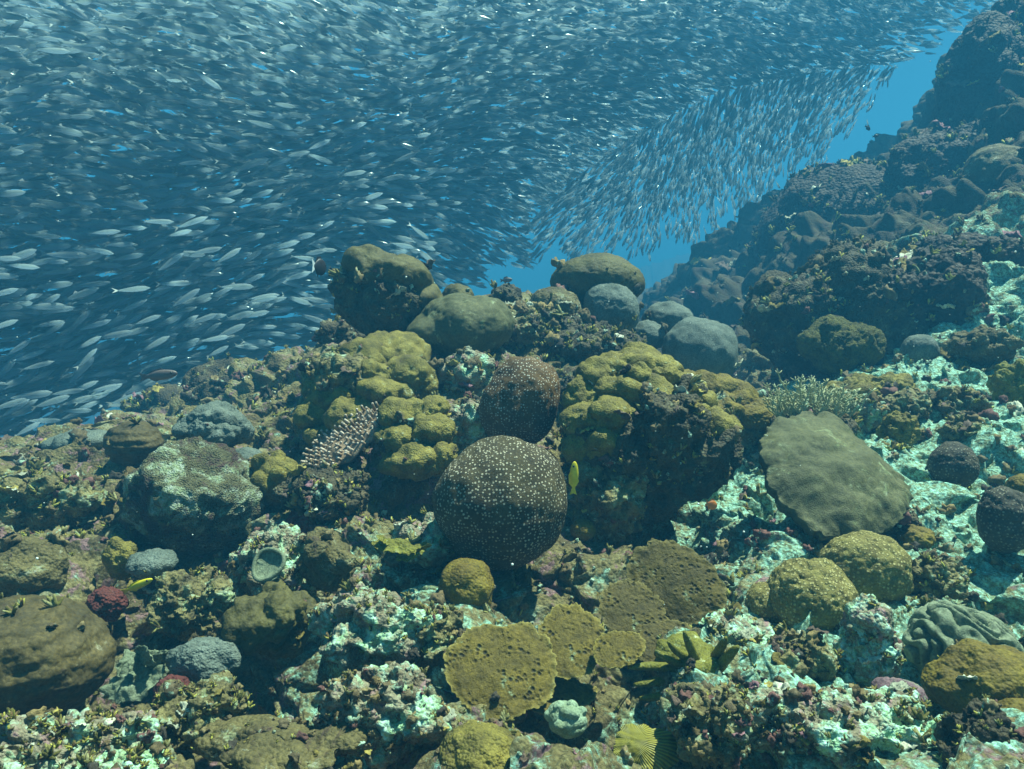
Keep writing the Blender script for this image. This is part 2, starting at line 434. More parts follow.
for px, py, rad, w in SUN_PATCHES:
    p = at(px, py, hit(px, py))
    sunlit = np.maximum(sunlit, w * np.exp(-((X - p[0]) ** 2 + (Y - p[1]) ** 2) / (rad * rad)))
sunlit = sunlit * 0.8 + 0.35 * np.clip((X - 0.2), 0, 1) * (Y < 4.5)
P = np.stack([X, Y, Z], 1)
nt_, nr_ = len(th), len(rr)
G = P.reshape(nt_, nr_, 3)
dT = np.gradient(G, axis=0); dR = np.gradient(G, axis=1)
NN = np.cross(dR, dT); NN /= np.linalg.norm(NN, axis=2)[..., None] + 1e-9
NN[NN[..., 2] < 0] *= -1
NN = NN.reshape(-1, 3)
rho = np.hypot(X, Y)
far = np.clip((rho - 4.0) / 4.0, 0, 1); near = 1 - .8 * np.clip((rho - 5.5) / 3, 0, 1)
h = 0.10 * fbm(P / 0.45, 3, 1) * (1 + far * 1.5)
h += 0.085 * (lumps(P / 0.24 + 0.3 * fbm(P / 0.2, 2, 9)[:, None], 3) - 0.6)
h += far * (0.55 * (lumps(P / 1.25, 5) - 0.6) + 0.28 * (lumps(P / 0.55, 6) - 0.6))
h += near * (0.045 * (lumps(P / 0.10 + 0.4 * fbm(P / 0.1, 2, 11)[:, None], 4) - 0.6) + 0.035 * (ridged(P / 0.13, 3, 8) - 0.6))
h += near * (0.013 * (lumps(P / 0.032, 14) - 0.6) + 0.010 * fbm(P / 0.03, 3, 12))
w = 0.055 * np.stack([fbm(P / 0.12, 2, 21 + 3 * i) for i in range(3)], 1) * near[:, None]
w[:, 2] *= 0.3
P2 = P + NN * h[:, None] + w
idx = np.arange(nt_ * nr_).reshape(nt_, nr_)
Fq = np.stack([idx[:-1, :-1], idx[:-1, 1:], idx[1:, 1:], idx[1:, :-1]], -1).reshape(-1, 4)
bed = link('seabed', mesh_from('seabed', P2, Fq[:, ::-1], M_BED, attrs={'sunlit': sunlit, 'weed_shade': np.clip((rho - 5.2) / 1.8, 0, 1) * (1 - np.clip(sunlit * 2.2, 0, 1))}))
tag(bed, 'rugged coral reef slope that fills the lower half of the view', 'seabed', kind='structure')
GRID = P2; GN = NN

# ------------------------------------------------------------------ generic placement
def spot(px, py, pbase=None, off=0.0):
    """world point shown at (px, py), at the distance the bed has at (px, pbase)"""
    d = hit(px, pbase if pbase is not None else py) + off
    return at(px, py, d), d
def lobeset(n, spread, r0, r1, seed, up=0.25, core=0.75):
    rs = np.random.default_rng(seed); L = [((0, 0, 0), core)]
    for _ in range(n):
        v = rs.normal(size=3); v /= np.linalg.norm(v); v[2] = abs(v[2]) * 0.9 + up * 0.3 if rs.random() < 0.8 else v[2] * 0.5
        L.append((v * spread, rs.uniform(r0, r1)))
    return L
SURF = []
ROCKY = ('turquoise_lit_dead_coral', 'dead_coral_rock', 'dark_reef_rock', 'pale_dead_coral', 'far_reef_growth')
def colony(name, label, cat, px, py, wpx, hpx, mat, lobes=None, layers=(), base=None, n=6, seed=1, depth=1.0, rot=None, group=None,
           parent=None, tilt=(0, 0, 0), k=14, off=0.0, dist=None):
    """one rounded body whose outline spans wpx x hpx pixels around (px, py)"""
    if dist is None:
        P0, d = spot(px, py, base if base is not None else py + hpx * 0.42, off)
    else:
        d = dist; P0 = at(px, py, d)
    W = wpx * d / FPX; H = hpx * d / FPX
    V, F = star(lobes or [((0, 0, 0), 1.0)], n, k)
    if rot is not None:
        V = V @ np.array(Euler(rot).to_matrix()).T
    V = V / np.abs(V).max(0)
    mn, mx = V.min(0), V.max(0)
    V = (V - (mn + mx) / 2) / ((mx - mn) / 2)
    V = V * np.array([W / 2, W / 2 * depth, H / 2])
    V = disp(V, F, *[(kd, sc * W, amp * W) for kd, sc, amp in layers], seed=seed)
    if n >= 6 or W > .12:
        craggy = mat.name in ROCKY
        a_ = 1.0 if craggy else (.35 if mat.name in ('green_coral', 'speckled_coral', 'speckled_coral_small', 'grey_green_fold_tissue') else .85)
        V = disp(V, F, ('n', .07, .006 * a_), ('l', .026, .0035 * a_ if not craggy else .006), ('n', .011, .002 * a_), *((('r', .05, .010), ('p', .05, .016)) if craggy else ()), seed=seed + 50)
    me = mesh_from(name, V, F, mat)
    o = link(name, me, parent=parent, rot=tilt)
    if mat.name in ROCKY or mat.name in ('brown_coral', 'banded_brown_tissue'):
        Mr = np.array(Euler(tilt).to_matrix()); SURF.append((V @ Mr.T + np.array(P0), mat.name in ROCKY))
    elif mat.name in ('olive_coral', 'mustard_coral', 'brown_olive_coral', 'overgrown_tissue', 'blue_grey_coral') and W > .1:
        SURF.append((V[V[:, 2] < V[:, 2].min() + .75 * np.ptp(V[:, 2])] + np.array(P0), False))
    if parent is None:
        o.location = P0
        if label: tag(o, label, cat, group)
    else:
        o.location = Vector(P0) - parent.location
    return o

ONE = [((0, 0, 0), 1.0)]
G_MASS = 'massive corals scattered over the reef'
fine = (('n', 0.5, 0.04), ('l', 0.15, 0.016), ('n', 0.08, 0.008))

# ---- crest of the ridge
t = empty('flat_topped_coral', at(388, 315, 3.75), 'big olive boulder coral with a ledged top and dark sides on the ridge crest', 'coral')
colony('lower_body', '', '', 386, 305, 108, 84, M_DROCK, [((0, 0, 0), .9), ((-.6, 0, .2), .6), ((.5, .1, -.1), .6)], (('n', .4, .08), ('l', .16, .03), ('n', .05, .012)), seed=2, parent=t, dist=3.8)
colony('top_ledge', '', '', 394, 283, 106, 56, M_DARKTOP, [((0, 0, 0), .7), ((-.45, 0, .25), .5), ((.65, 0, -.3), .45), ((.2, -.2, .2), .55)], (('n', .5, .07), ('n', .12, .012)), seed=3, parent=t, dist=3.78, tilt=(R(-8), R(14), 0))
colony('lobed_boulder_coral', 'smooth grey green lobed boulder coral right of the big ledged boulder', 'coral', 462, 327, 104, 66, M_GREEN,
       [((0, 0, 0), .75), ((.35, 0, .1), .6), ((-.6, -.2, -.1), .42), ((-.2, .1, .3), .55)], fine, seed=4, dist=3.65)
colony('knob_coral', 'small dark rounded coral peeping out behind the grey green boulder', 'coral', 458, 296, 30, 24, M_DARKTOP, ONE, fine, seed=5, dist=4.0, n=5)
colony('craggy_rock', 'small dark craggy rock standing up on the skyline beside the gap of blue water', 'rock', 504, 303, 36, 38, M_DROCK, lobeset(6, .6, .35, .6, 6), (('r', .3, .12), ('l', .14, .08)), seed=6, dist=4.4, n=5)
colony('round_brain_coral', 'smooth dark round brain coral topping the right end of the ridge', 'coral', 597, 281, 92, 54, M_DARKTOP, [((0, 0, 0), .9), ((.3, 0, -.1), .7)], (('n', .6, .03), ('m', .05, .008)), seed=7, dist=4.6)
colony('boulder_coral', 'grey rounded coral in front of the dark brain coral at its right', 'coral', 612, 311, 54, 54, M_GREY, [((0, 0, 0), .9), ((-.3, 0, .3), .6)], fine, seed=8, dist=4.35, group=G_MASS)
colony('boulder_coral', 'grey brown coral head in front of the dark brain coral at its left', 'coral', 554, 311, 56, 48, M_BROWN, [((0, 0, 0), .9), ((-.3, 0, .2), .6)], fine, seed=9, dist=4.3, group=G_MASS)
colony('craggy_rock', 'broken rock with greenish growth under the two grey heads of the crest', 'rock', 590, 345, 110, 50, M_DROCK, lobeset(8, .7, .3, .5, 10), (('r', .3, .1), ('l', .12, .06), ('n', .04, .02)), seed=10, dist=4.0)
colony('craggy_rock', 'mottled rock between the grey green boulder and the crest heads', 'rock', 525, 332, 76, 56, M_ROCK, lobeset(8, .7, .3, .5, 11), (('r', .3, .1), ('l', .12, .06), ('n', .04, .02)), seed=11, dist=4.0)
t = empty('blue_grey_coral', at(690, 360, 4.5), 'bluish grey coral of smooth lobes below the ridge beside the dark valley', 'coral')
colony('lobe', '', '', 668, 322, 50, 40, M_GREY, ONE, fine, seed=12, parent=t, dist=4.7, n=5)
colony('lobe', '', '', 700, 352, 74, 68, M_GREY, [((0, 0, 0), .9), ((.3, 0, -.3), .6), ((-.3, 0, .4), .4)], fine, seed=13, parent=t, dist=4.4, n=5)
colony('lobe', '', '', 648, 335, 36, 30, M_GREY, ONE, fine, seed=14, parent=t, dist=4.6, n=5)

# ---- composite lobed colonies
def lobed(name, label, px, py, items, mat, basemat, dist, basebox, seed, rough=(('n', .5, .10), ('l', .25, .06), ('n', .08, .02))):
    t = empty(name, at(px, py, dist), label, 'coral')
    bx, by, bw, bh = basebox
    colony('rock_base', '', '', bx, by, bw, bh, basemat, lobeset(9, .7, .3, .5, seed), (('r', .25, .10), ('l', .10, .06), ('n', .035, .018)), seed=seed, parent=t, dist=dist + .08, depth=.8)
    for i, (x, y, ww, hh, dd) in enumerate(items):
        colony('lobe', '', '', x, y + 3, ww * 1.22, hh * 1.2, mat, lobeset(4, .5, .45, .65, seed + i, core=.75), rough, seed=seed + i, parent=t, dist=dist + dd, n=5)
    return t
lobed('knolled_coral', 'pale olive coral of merging knolls on the left shoulder of the ridge', 370, 385,
      [(388, 352, 66, 40, .25), (352, 366, 56, 44, .1), (410, 378, 44, 42, .05), (382, 392, 48, 30, -.06), (336, 392, 52, 44, -.02), (357, 412, 50, 32, -.12), (320, 412, 40, 36, -.05), (372, 372, 40, 26, .0), (330, 430, 40, 24, -.1)],
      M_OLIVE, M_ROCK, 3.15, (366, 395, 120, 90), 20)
lobed('knobby_coral', 'small yellowish knobby coral above the dark cave and left of the brown speckled coral', 415, 440,
      [(405, 415, 42, 34, .05), (430, 410, 34, 30, .08), (398, 440, 40, 32, -.02), (432, 432, 38, 36, -.02), (412, 458, 50, 26, -.08), (440, 455, 30, 26, -.06)],
      M_OLIVE, M_DROCK, 2.75, (417, 450, 76, 76), 40)
lobed('humpy_coral', 'large olive coral mound of many humps over a dark base, middle of the reef', 640, 430,
      [(606, 372, 50, 34, .16), (642, 366, 56, 34, .2), (672, 384, 50, 30, .16), (586, 392, 40, 34, .1), (622, 392, 48, 32, .05), (652, 400, 54, 40, .04), (690, 402, 40, 30, .12),
       (588, 420, 44, 36, 0), (612, 416, 46, 36, -.04), (578, 444, 28, 28, -.04), (600, 442, 34, 32, -.08), (684, 420, 38, 34, 0), (716, 424, 38, 34, .05), (634, 374, 30, 22, .05), (664, 374, 30, 20, .1), (596, 376, 24, 20, .1)],
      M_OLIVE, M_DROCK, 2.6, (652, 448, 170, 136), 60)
lobed('lettuce_coral', 'golden olive coral crusting the rim right of the great humped mound', 735, 400,
      [(708, 388, 46, 26, .1), (738, 398, 44, 28, .04), (764, 408, 30, 22, 0), (722, 410, 36, 24, -.05), (752, 414, 34, 20, -.05), (688, 380, 34, 20, .15)], M_MUSTARD, M_ROCK, 3.25, (735, 415, 110, 50), 90)

# ---- speckled domes
colony('speckled_coral', 'brown speckled coral with a swollen lower left side, behind the big white dotted dome', 'coral', 520, 400, 79, 90, M_SPECK2,
       [((0, 0, 0), .9), ((-.32, -.25, -.12), .72), ((.2, 0, .15), .74)], (('n', .5, .05), ('n', .05, .004)), seed=110, dist=2.8, k=24)
colony('dotted_dome_coral', 'large near round dark coral dome covered with white dots in the centre of the reef', 'coral', 500, 501, 131, 130, M_SPECK,
       [((0, 0, 0), 1.0), ((-.42, -.3, .15), .64), ((.1, -.1, .3), .74)], (('n', .5, .04), ('n', .04, .003)), seed=112, dist=2.2, k=20)
# ---- right side
def slab_outline(V): return V
def slab(name, pts, d, tiltx, tilty, thick, mat, seed, dome=.1, parent=None, label='', wav=.03, edge=.5, rag=.05, n_t=240, n_r=60):
    """a thick leaning plate with the outline given by its corners"""
    pts = np.array(pts, float); c = pts.mean(0)
    Mr = Euler((tiltx, tilty, 0)).to_matrix(); nrm = np.array(Mr @ Vector((0, 0, 1)))
    C0 = at(c[0], c[1], d)
    rr_ = ray(pts[:, 0], pts[:, 1]); W3 = rr_ * ((C0 @ nrm) / (rr_ @ nrm))[:, None] - C0
    L2 = W3 @ np.array(Mr)                                        # local plane coordinates
    a = np.arctan2(L2[:, 1], L2[:, 0]); r = np.hypot(L2[:, 0], L2[:, 1]); o_ = np.argsort(a); a, r = a[o_], r[o_]
    A1 = np.linspace(-np.pi, np.pi, n_t, endpoint=False)
    ro = np.interp(A1, np.concatenate([a - 2 * np.pi, a, a + 2 * np.pi]), np.tile(r, 3))
    ro = np.convolve(np.concatenate([ro[-4:], ro, ro[:4]]), np.ones(9) / 9, 'valid')
    q = np.stack([np.cos(A1) * ro, np.sin(A1) * ro, 0 * A1 + seed], 1); Wd = r.mean()
    ro = ro * (1 + rag * fbm(q / (Wd * .25), 3, seed) + rag * .6 * fbm(q / (Wd * .06), 2, seed))
    S = 1 - (1 - np.linspace(0, 1, n_r)) ** 1.3
    kk = np.hanning(61); kk /= kk.sum(); rs_ = np.convolve(np.concatenate([ro[-30:], ro, ro[:30]]), kk, 'valid')
    A, S2 = np.meshgrid(A1, S, indexing='ij'); re_ = rs_[:, None] + (ro - rs_)[:, None] * S2 ** 8
    x = np.cos(A) * S2 * re_; y = np.sin(A) * S2 * re_
    q = np.stack([x.ravel(), y.ravel(), 0 * x.ravel()], 1)
    z = (dome * Wd * (1 - S2 ** 2) + wav * Wd * fbm(q / (Wd * .5), 3, seed).reshape(x.shape) + .005 * Wd * fbm(q / (Wd * .09), 3, seed + 1).reshape(x.shape)
         + .035 * Wd * S2 ** 4 * fbm(q / (Wd * .16), 2, seed + 2).reshape(x.shape))
    tt = thick * np.sqrt(np.clip(1 - (S2 * .985) ** (2 / edge), 0, 1))
    top = np.stack([x, y, z], -1).reshape(-1, 3); bot = np.stack([x * .97, y * .97, z - tt - thick * .08], -1).reshape(-1, 3)
    idx = np.arange(n_t * n_r).reshape(n_t, n_r); nx = np.roll(idx, -1, 0); N = n_t * n_r
    f1 = np.stack([idx[:, :-1], idx[:, 1:], nx[:, 1:], nx[:, :-1]], -1).reshape(-1, 4)
    f3 = np.stack([idx[:, -1], idx[:, -1] + N, nx[:, -1] + N, nx[:, -1]], -1)
    ob = link(name, mesh_from(name, np.concatenate([top, bot]), np.concatenate([f1, f1[:, ::-1] + N, f3]), mat, attrs={'rim': np.tile((S2 ** 26).ravel() * .8, 2)}), parent=parent, rot=(tiltx, tilty, 0))
    if parent: ob.location = Vector(C0) - parent.location
    else: ob.location = C0; tag(ob, label, 'coral')
    return ob
slab('plate_coral', [(762, 455), (770, 428), (798, 412), (830, 413), (852, 432), (880, 462), (911, 488), (908, 508), (885, 528), (852, 537), (820, 531), (790, 506), (766, 478)], 2.5, R(34), R(10), .09, M_GREEN, 120,
     dome=.30, label='wide flat grey green plate coral leaning on the pale rock at the right', wav=.06, edge=.35, rag=.06)
colony('spot_coral', 'small round brown coral sitting alone on the pale turquoise rock', 'coral', 953, 465, 44, 46, M_DARKBR, [((0, 0, 0), .95), ((0, 0, .3), .7)], (('l', .10, .03),), seed=121, n=5)
t = empty('brown_knob_coral', at(1010, 520, 2.4), 'dark knobby coral with ochre tops cut by the right edge of the view', 'coral')
colony('head', '', '', 1006, 520, 52, 66, M_DARKBR, [((0, 0, 0), .9), ((-.2, 0, .3), .6)], (('l', .12, .03), ('n', .4, .04)), seed=122, parent=t, dist=2.35)
colony('head', '', '', 1028, 492, 40, 36, M_MUSTARD, ONE, (('l', .12, .03), ('n', .4, .04)), seed=123, parent=t, dist=2.5, n=5)
colony('star_coral', 'tan bumpy dome coral with a pale worn top below the flat plate coral', 'coral', 862, 568, 84, 72, M_KNOB, [((0, 0, 0), .9), ((-.3, 0, -.1), .7)], (('l', .075, .035), ('n', .5, .05)), seed=124)
colony('star_coral', 'golden bumpy dome coral next to the yellow plates, with the tan one behind it', 'coral', 812, 597, 82, 74, M_KNOB, [((0, 0, 0), .9)], (('l', .075, .04), ('n', .5, .05)), seed=125)
colony('star_coral', 'low bumpy yellow coral in the shadow at the left foot of the golden dome', 'coral', 768, 605, 48, 44, M_KNOB, [((0, 0, 0), .9)], (('l', .11, .04), ('n', .5, .05)), seed=126, n=5)
colony('crust_coral', 'small flat orange brown coral on bright sand behind the folded coral', 'coral', 916, 537, 34, 20, M_MUSTARD, ONE, (('l', .12, .05), ('n', .3, .08)), seed=127, n=5)
colony('crust_coral', 'brown coral crust in shade under the right edge of the plate coral', 'coral', 893, 520, 46, 26, M_DROCK, ONE, (('l', .12, .05), ('n', .3, .08)), seed=128, n=5)
# folded coral
V, F = star([((0, 0, 0), .9), ((-.5, 0, -.2), .55), ((.5, 0, -.1), .6)], 6)
colony('folded_coral', 'grey green coral of fat winding folds above the mustard boulder', 'coral', 960, 643, 98, 68, M_CAB, [((0, 0, 0), .9), ((-.45, 0, -.2), .55), ((.45, 0, -.15), .55)], (('m', .20, .11), ('n', .5, .04)), seed=131, n=6, depth=.9)
colony('mustard_coral', 'smooth mustard yellow boulder coral at the right edge below the folded coral', 'coral', 985, 682, 118, 66, M_MUSTARD,
       [((0, 0, 0), .75), ((.6, 0, .3), .5), ((-.5, 0, -.1), .5), ((.1, 0, .2), .6)], (('n', .35, .05), ('n', .1, .01)), seed=132, depth=.8)
colony('mustard_coral', 'lump of mustard coral below the boulder in the right bottom corner', 'coral', 1020, 722, 50, 44, M_MUSTARD, ONE, (('n', .35, .05), ('n', .1, .01)), seed=133, n=5)
colony('rock_pinnacle', 'upright pinkish rock knob capped with painted turquoise light', 'rock', 868, 640, 58, 84, M_TURQ, [((0, 0, .5), .5), ((0, 0, -.1), .55), ((.2, 0, -.6), .55), ((-.25, 0, -.6), .5), ((-.3, 0, .15), .35)], (('r', .35, .12), ('l', .16, .08), ('n', .06, .03)), seed=134, off=-.05)
colony('purple_rock', 'smooth mauve stone lump in front of the turquoise capped knob', 'rock', 898, 700, 44, 44, coral_mat('mauve_crust', (.10, .06, .065), (.24, .15, .155), 14, patch=12, pthr=.56, pcol=(.34, .42, .33)), lobeset(4, .5, .4, .6, 3), (('l', .3, .06), ('n', .1, .03)), seed=135, n=5)
colony('pale_ledge', 'jagged pale ledge painted with turquoise light along the bottom right', 'rock', 842, 728, 210, 60, M_TURQ, lobeset(12, .75, .25, .45, 136), (('r', .2, .09), ('l', .08, .04), ('n', .03, .015)), seed=136, depth=.5, n=6)
colony('dark_crag', 'dark hollow crag with green crusted edge in the bottom right corner', 'rock', 990, 752, 100, 90, M_DROCK, lobeset(10, .75, .25, .45, 137), (('r', .3, .14), ('l', .12, .06), ('n', .04, .02)), seed=137, depth=.7)
colony('pale_ledge', 'turquoise lit tongue of rock beside the yellow finger coral', 'rock', 738, 632, 84, 28, M_TURQ, lobeset(6, .75, .25, .45, 138), (('r', .2, .08), ('l', .08, .04), ('n', .03, .015)), seed=138, n=5, tilt=(0, R(14), 0))
colony('craggy_rock', 'pinkish brown knotted rock between the finger coral and the turquoise capped knob', 'rock', 800, 660, 70, 56, M_ROCK, lobeset(9, .75, .25, .45, 139), (('r', .3, .14), ('l', .12, .07), ('n', .04, .02)), seed=139)
colony('craggy_rock', 'purplish rubble block at the bottom between striped fan and pale ledge', 'rock', 715, 725, 90, 80, M_ROCK, lobeset(9, .75, .25, .45, 140), (('r', .3, .14), ('l', .12, .07), ('n', .04, .02)), seed=140)

# ---- middle bottom
colony('mustard_coral', 'upright yellow brown coral lump half overgrown with rock under the dotted dome', 'coral', 466, 590, 56, 62, M_MUSTARD, [((0, 0, 0), .9), ((.2, 0, -.5), .6)], (('n', .4, .05),), seed=150, n=5)
colony('mustard_coral', 'round olive coral lump at the bottom edge left of the striped fan', 'coral', 482, 757, 84, 58, M_OLIVE, [((0, 0, 0), .8), ((-.4, 0, .1), .5)], (('n', .4, .06), ('l', .2, .02)), seed=151)
colony('mustard_coral', 'small yellow coral ball close to the lower right of the dotted dome', 'coral', 583, 530, 26, 22, M_MUSTARD, ONE, fine, seed=152, n=4)
colony('knob_cluster_coral', 'pale green bumpy clump right below the yellow plates', 'coral', 566, 718, 42, 34, coral_mat('pale_green_nubs', (.20, .20, .10), (.42, .44, .28), 24), lobeset(14, .75, .2, .3, 9), (('l', .2, .07),), seed=153, n=5)
colony('rubble_mound', 'pale turquoise blotched rock shelf at the rim of the dark hole', 'rock', 385, 712, 130, 74, M_PROCK, lobeset(10, .75, .3, .5, 154), (('r', .25, .10), ('l', .10, .05), ('n', .04, .02)), seed=154, depth=.7)
colony('rubble_mound', 'greenish white rocky hump left of the yellow plates', 'rock', 372, 630, 130, 80, M_PROCK, lobeset(10, .75, .3, .5, 155), (('r', .25, .10), ('l', .10, .05), ('n', .04, .02)), seed=155, depth=.7)
colony('craggy_rock', 'mottled brown rock between the yellow coral lump and the pale hump', 'rock', 430, 640, 70, 60, M_ROCK, lobeset(9, .75, .25, .45, 156), (('r', .3, .14), ('l', .12, .07), ('n', .04, .02)), seed=156)
colony('rock_wedge', 'brown wedge of rock hanging over the dark hole in the lower left', 'rock', 270, 622, 84, 66, M_DARKTOP, lobeset(7, .7, .35, .55, 157), (('n', .4, .12), ('l', .15, .05), ('r', .3, .06)), seed=157)
colony('low_ledge', 'low grey green ledge along the bottom edge under the dark hole', 'rock', 275, 757, 170, 40, M_BROWN, lobeset(8, .75, .3, .5, 158), (('n', .3, .06), ('l', .10, .02)), seed=158, depth=.6)

# ---- left
colony('broad_brown_coral', 'huge smooth brown coral mound with worn streaks cut by the left edge', 'coral', 28, 655, 150, 112, M_BANDED, [((0, 0, 0), .9), ((-.3, 0, .2), .7), ((.35, 0, -.1), .55)], (('n', .5, .05), ('s', .10, .03), ('n', .12, .012)), seed=160, depth=.9, dist=1.72)
colony('flat_brown_coral', 'flat dark brown coral with yellow rim above the huge brown mound', 'coral', 22, 570, 92, 66, M_BROWN, [((0, 0, 0), .85), ((.4, 0, -.1), .5)], (('n', .5, .08), ('n', .12, .012)), seed=161, depth=.8, dist=2.1)
colony('overgrown_boulder', 'big rounded boulder coral half overgrown with rough crust on the left', 'coral', 190, 497, 134, 108, coral_mat('overgrown_tissue', (0.08, 0.055, 0.022), (0.22, 0.16, 0.07), 10, patch=10, pthr=.55, pcol=(.36, .40, .33), patch2=(.07, .035, .03), p2thr=.56, bdist=.008, bstr=1.0), [((0, 0, .1), .85), ((-.4, 0, 0), .6), ((.45, 0, -.3), .6), ((.3, -.3, .2), .5)], (('n', .45, .10), ('l', .12, .05), ('n', .05, .02)), seed=162, dist=2.7)
colony('brain_coral', 'small dark ridged brain coral ball above and left of the overgrown boulder', 'coral', 134, 444, 52, 42, M_BANDED, ONE, (('s', .13, .06), ('n', .5, .04)), seed=163, n=5, dist=3.2)
t = lobed('cauliflower_coral', 'pale topped coral with a knotted crown and dark shaded underside on the left skyline', 211, 430,
      [(212, 414, 40, 22, -.02), (195, 422, 30, 22, -.04), (232, 424, 32, 24, 0), (206, 424, 24, 18, -.1), (222, 432, 26, 18, -.1)], M_GREY, M_DROCK, 3.1, (210, 434, 68, 46), 170)
colony('blue_grey_coral', 'small blue grey coral patch to the right of the overgrown boulder', 'coral', 246, 465, 40, 34, M_GREY, ONE, fine, seed=175, n=5)
colony('flat_grey_coral', 'row of low pale blue coral humps on the rim of the drop at left', 'coral', 78, 441, 62, 20, M_GREY, [((0, 0, 0), .6), ((-.6, 0, -.1), .45), ((.6, 0, .1), .45)], fine, seed=176, n=5, dist=3.45)
t = empty('mushroom_coral', at(152, 566, 2.2), 'oval blue grey mushroom coral above the red sponge and the yellow fish', 'coral')
colony('cap', '', '', 152, 563, 46, 22, M_GREY, ONE, (('n', .3, .04), ('l', .10, .02)), seed=177, n=5, parent=t, dist=2.12)
colony('stalk', '', '', 150, 580, 30, 26, M_DROCK, ONE, (('n', .3, .1),), seed=178, n=4, parent=t, dist=2.18)
colony('rough_lump_coral', 'yellow brown rough lump beside the oval mushroom coral', 'coral', 121, 558, 32, 44, M_OLIVE, lobeset(8, .6, .3, .5, 4), (('l', .2, .06), ('n', .1, .04)), seed=179, n=5, dist=2.25)
for (x, y, w_, h_, s_, lb) in ((107, 604, 36, 34, 180, 'dull red sponge left of the tail of the yellow fish'), (172, 690, 34, 26, 181, 'dull red sponge under the leafy coral and the round blue grey disc'),
                               (306, 522, 38, 24, 182, 'reddish brown oval sponge above the ring shaped cup coral')):
    colony('red_sponge', lb, 'sponge', x, y, w_, h_, M_RED, [((0, 0, 0), .9), ((.4, 0, 0), .5)], (('n', .3, .08), ('l', .1, .03)), seed=s_, n=5, group='red sponges tucked between the corals')
colony('craggy_rock', 'knobbly brown rock below the blue grey disc at the edge of the dark hole', 'rock', 198, 718, 84, 66, M_ROCK, lobeset(10, .75, .25, .4, 183), (('l', .12, .09), ('r', .3, .1), ('n', .04, .02)), seed=183)
colony('craggy_rock', 'rough dark rock bristling with nubs between the mushroom coral and the ring cup', 'rock', 195, 600, 86, 56, M_ROCK, lobeset(10, .75, .25, .4, 184), (('l', .12, .09), ('r', .3, .1), ('n', .04, .02)), seed=184)
colony('craggy_rock', 'pinkish white crusted rock that carries the ring shaped cup coral', 'rock', 272, 560, 76, 70, M_PROCK, lobeset(10, .75, .25, .4, 185), (('l', .12, .08), ('r', .3, .1), ('n', .04, .02)), seed=185)
colony('craggy_rock', 'brown pitted rock under the stubby table coral', 'rock', 322, 492, 90, 50, M_DROCK, lobeset(10, .75, .25, .4, 186), (('l', .12, .08), ('r', .3, .1), ('n', .04, .02)), seed=186)
colony('bumpy_coral', 'honey brown bumpy coral between the overgrown boulder and the table coral', 'coral', 272, 478, 54, 54, M_OLIVE, lobeset(22, .8, .2, .28, 187), (('l', .15, .04),), seed=187, n=5)
colony('shore_crag', 'bright pinkish pitted crag filling the bottom left corner', 'rock', 72, 762, 210, 84, M_PROCK, lobeset(12, .75, .3, .45, 188), (('r', .2, .09), ('l', .08, .045), ('p', .09, .05), ('n', .03, .015)), seed=188, depth=.5, dist=1.28)
colony('craggy_rock', 'olive crusted knotted rock at the far left edge above the flat brown coral', 'rock', 45, 500, 110, 56, M_ROCK, lobeset(10, .75, .25, .4, 189), (('l', .12, .08), ('r', .3, .1), ('n', .04, .02)), seed=189, depth=.6)
colony('craggy_rock', 'low rock with yellow crust above the big overgrown boulder, right of the brain coral ball', 'rock', 168, 440, 50, 30, M_ROCK, lobeset(8, .75, .25, .4, 190), (('l', .12, .08), ('r', .3, .1)), seed=190, n=5)
colony('craggy_rock', 'green topped rock to the left of the dotted dome', 'rock', 425, 540, 66, 44, M_PROCK, lobeset(8, .75, .25, .4, 191), (('l', .12, .08), ('r', .3, .1)), seed=191, n=5)
colony('craggy_rock', 'brown furry rock below the reddish brown oval sponge', 'rock', 328, 560, 60, 60, M_BROWN, lobeset(8, .75, .25, .4, 192), (('l', .12, .08), ('r', .3, .1)), seed=192, n=5)
colony('craggy_rock', 'turquoise spotted rock between the pale knolls and the brown speckled coral', 'rock', 465, 378, 62, 52, M_PROCK, lobeset(8, .75, .3, .45, 193), (('l', .15, .08), ('r', .3, .1)), seed=193, n=5)
colony('craggy_rock', 'pale crusted rock in front of the brown speckled coral at their left', 'rock', 470, 430, 50, 60, M_PROCK, lobeset(8, .75, .3, .45, 194), (('l', .15, .08), ('r', .3, .1)), seed=194, n=5)
colony('craggy_rock', 'purple brown rock to the left below the ledged boulder of the crest', 'rock', 345, 335, 60, 40, M_DROCK, lobeset(8, .75, .3, .45, 195), (('l', .15, .08), ('r', .3, .1)), seed=195, n=5)
colony('craggy_rock', 'green flecked rock beside the small yellow fish, right of the dotted dome', 'rock', 606, 500, 80, 80, M_ROCK, lobeset(10, .75, .3, .45, 196), (('l', .12, .08), ('r', .3, .1), ('n', .04, .02)), seed=196)
colony('craggy_rock', 'dark red brown rock between the brown speckled coral and the great humped mound', 'rock', 568, 395, 34, 50, M_DROCK, lobeset(8, .75, .3, .45, 197), (('l', .15, .08), ('r', .3, .1)), seed=197, n=5)

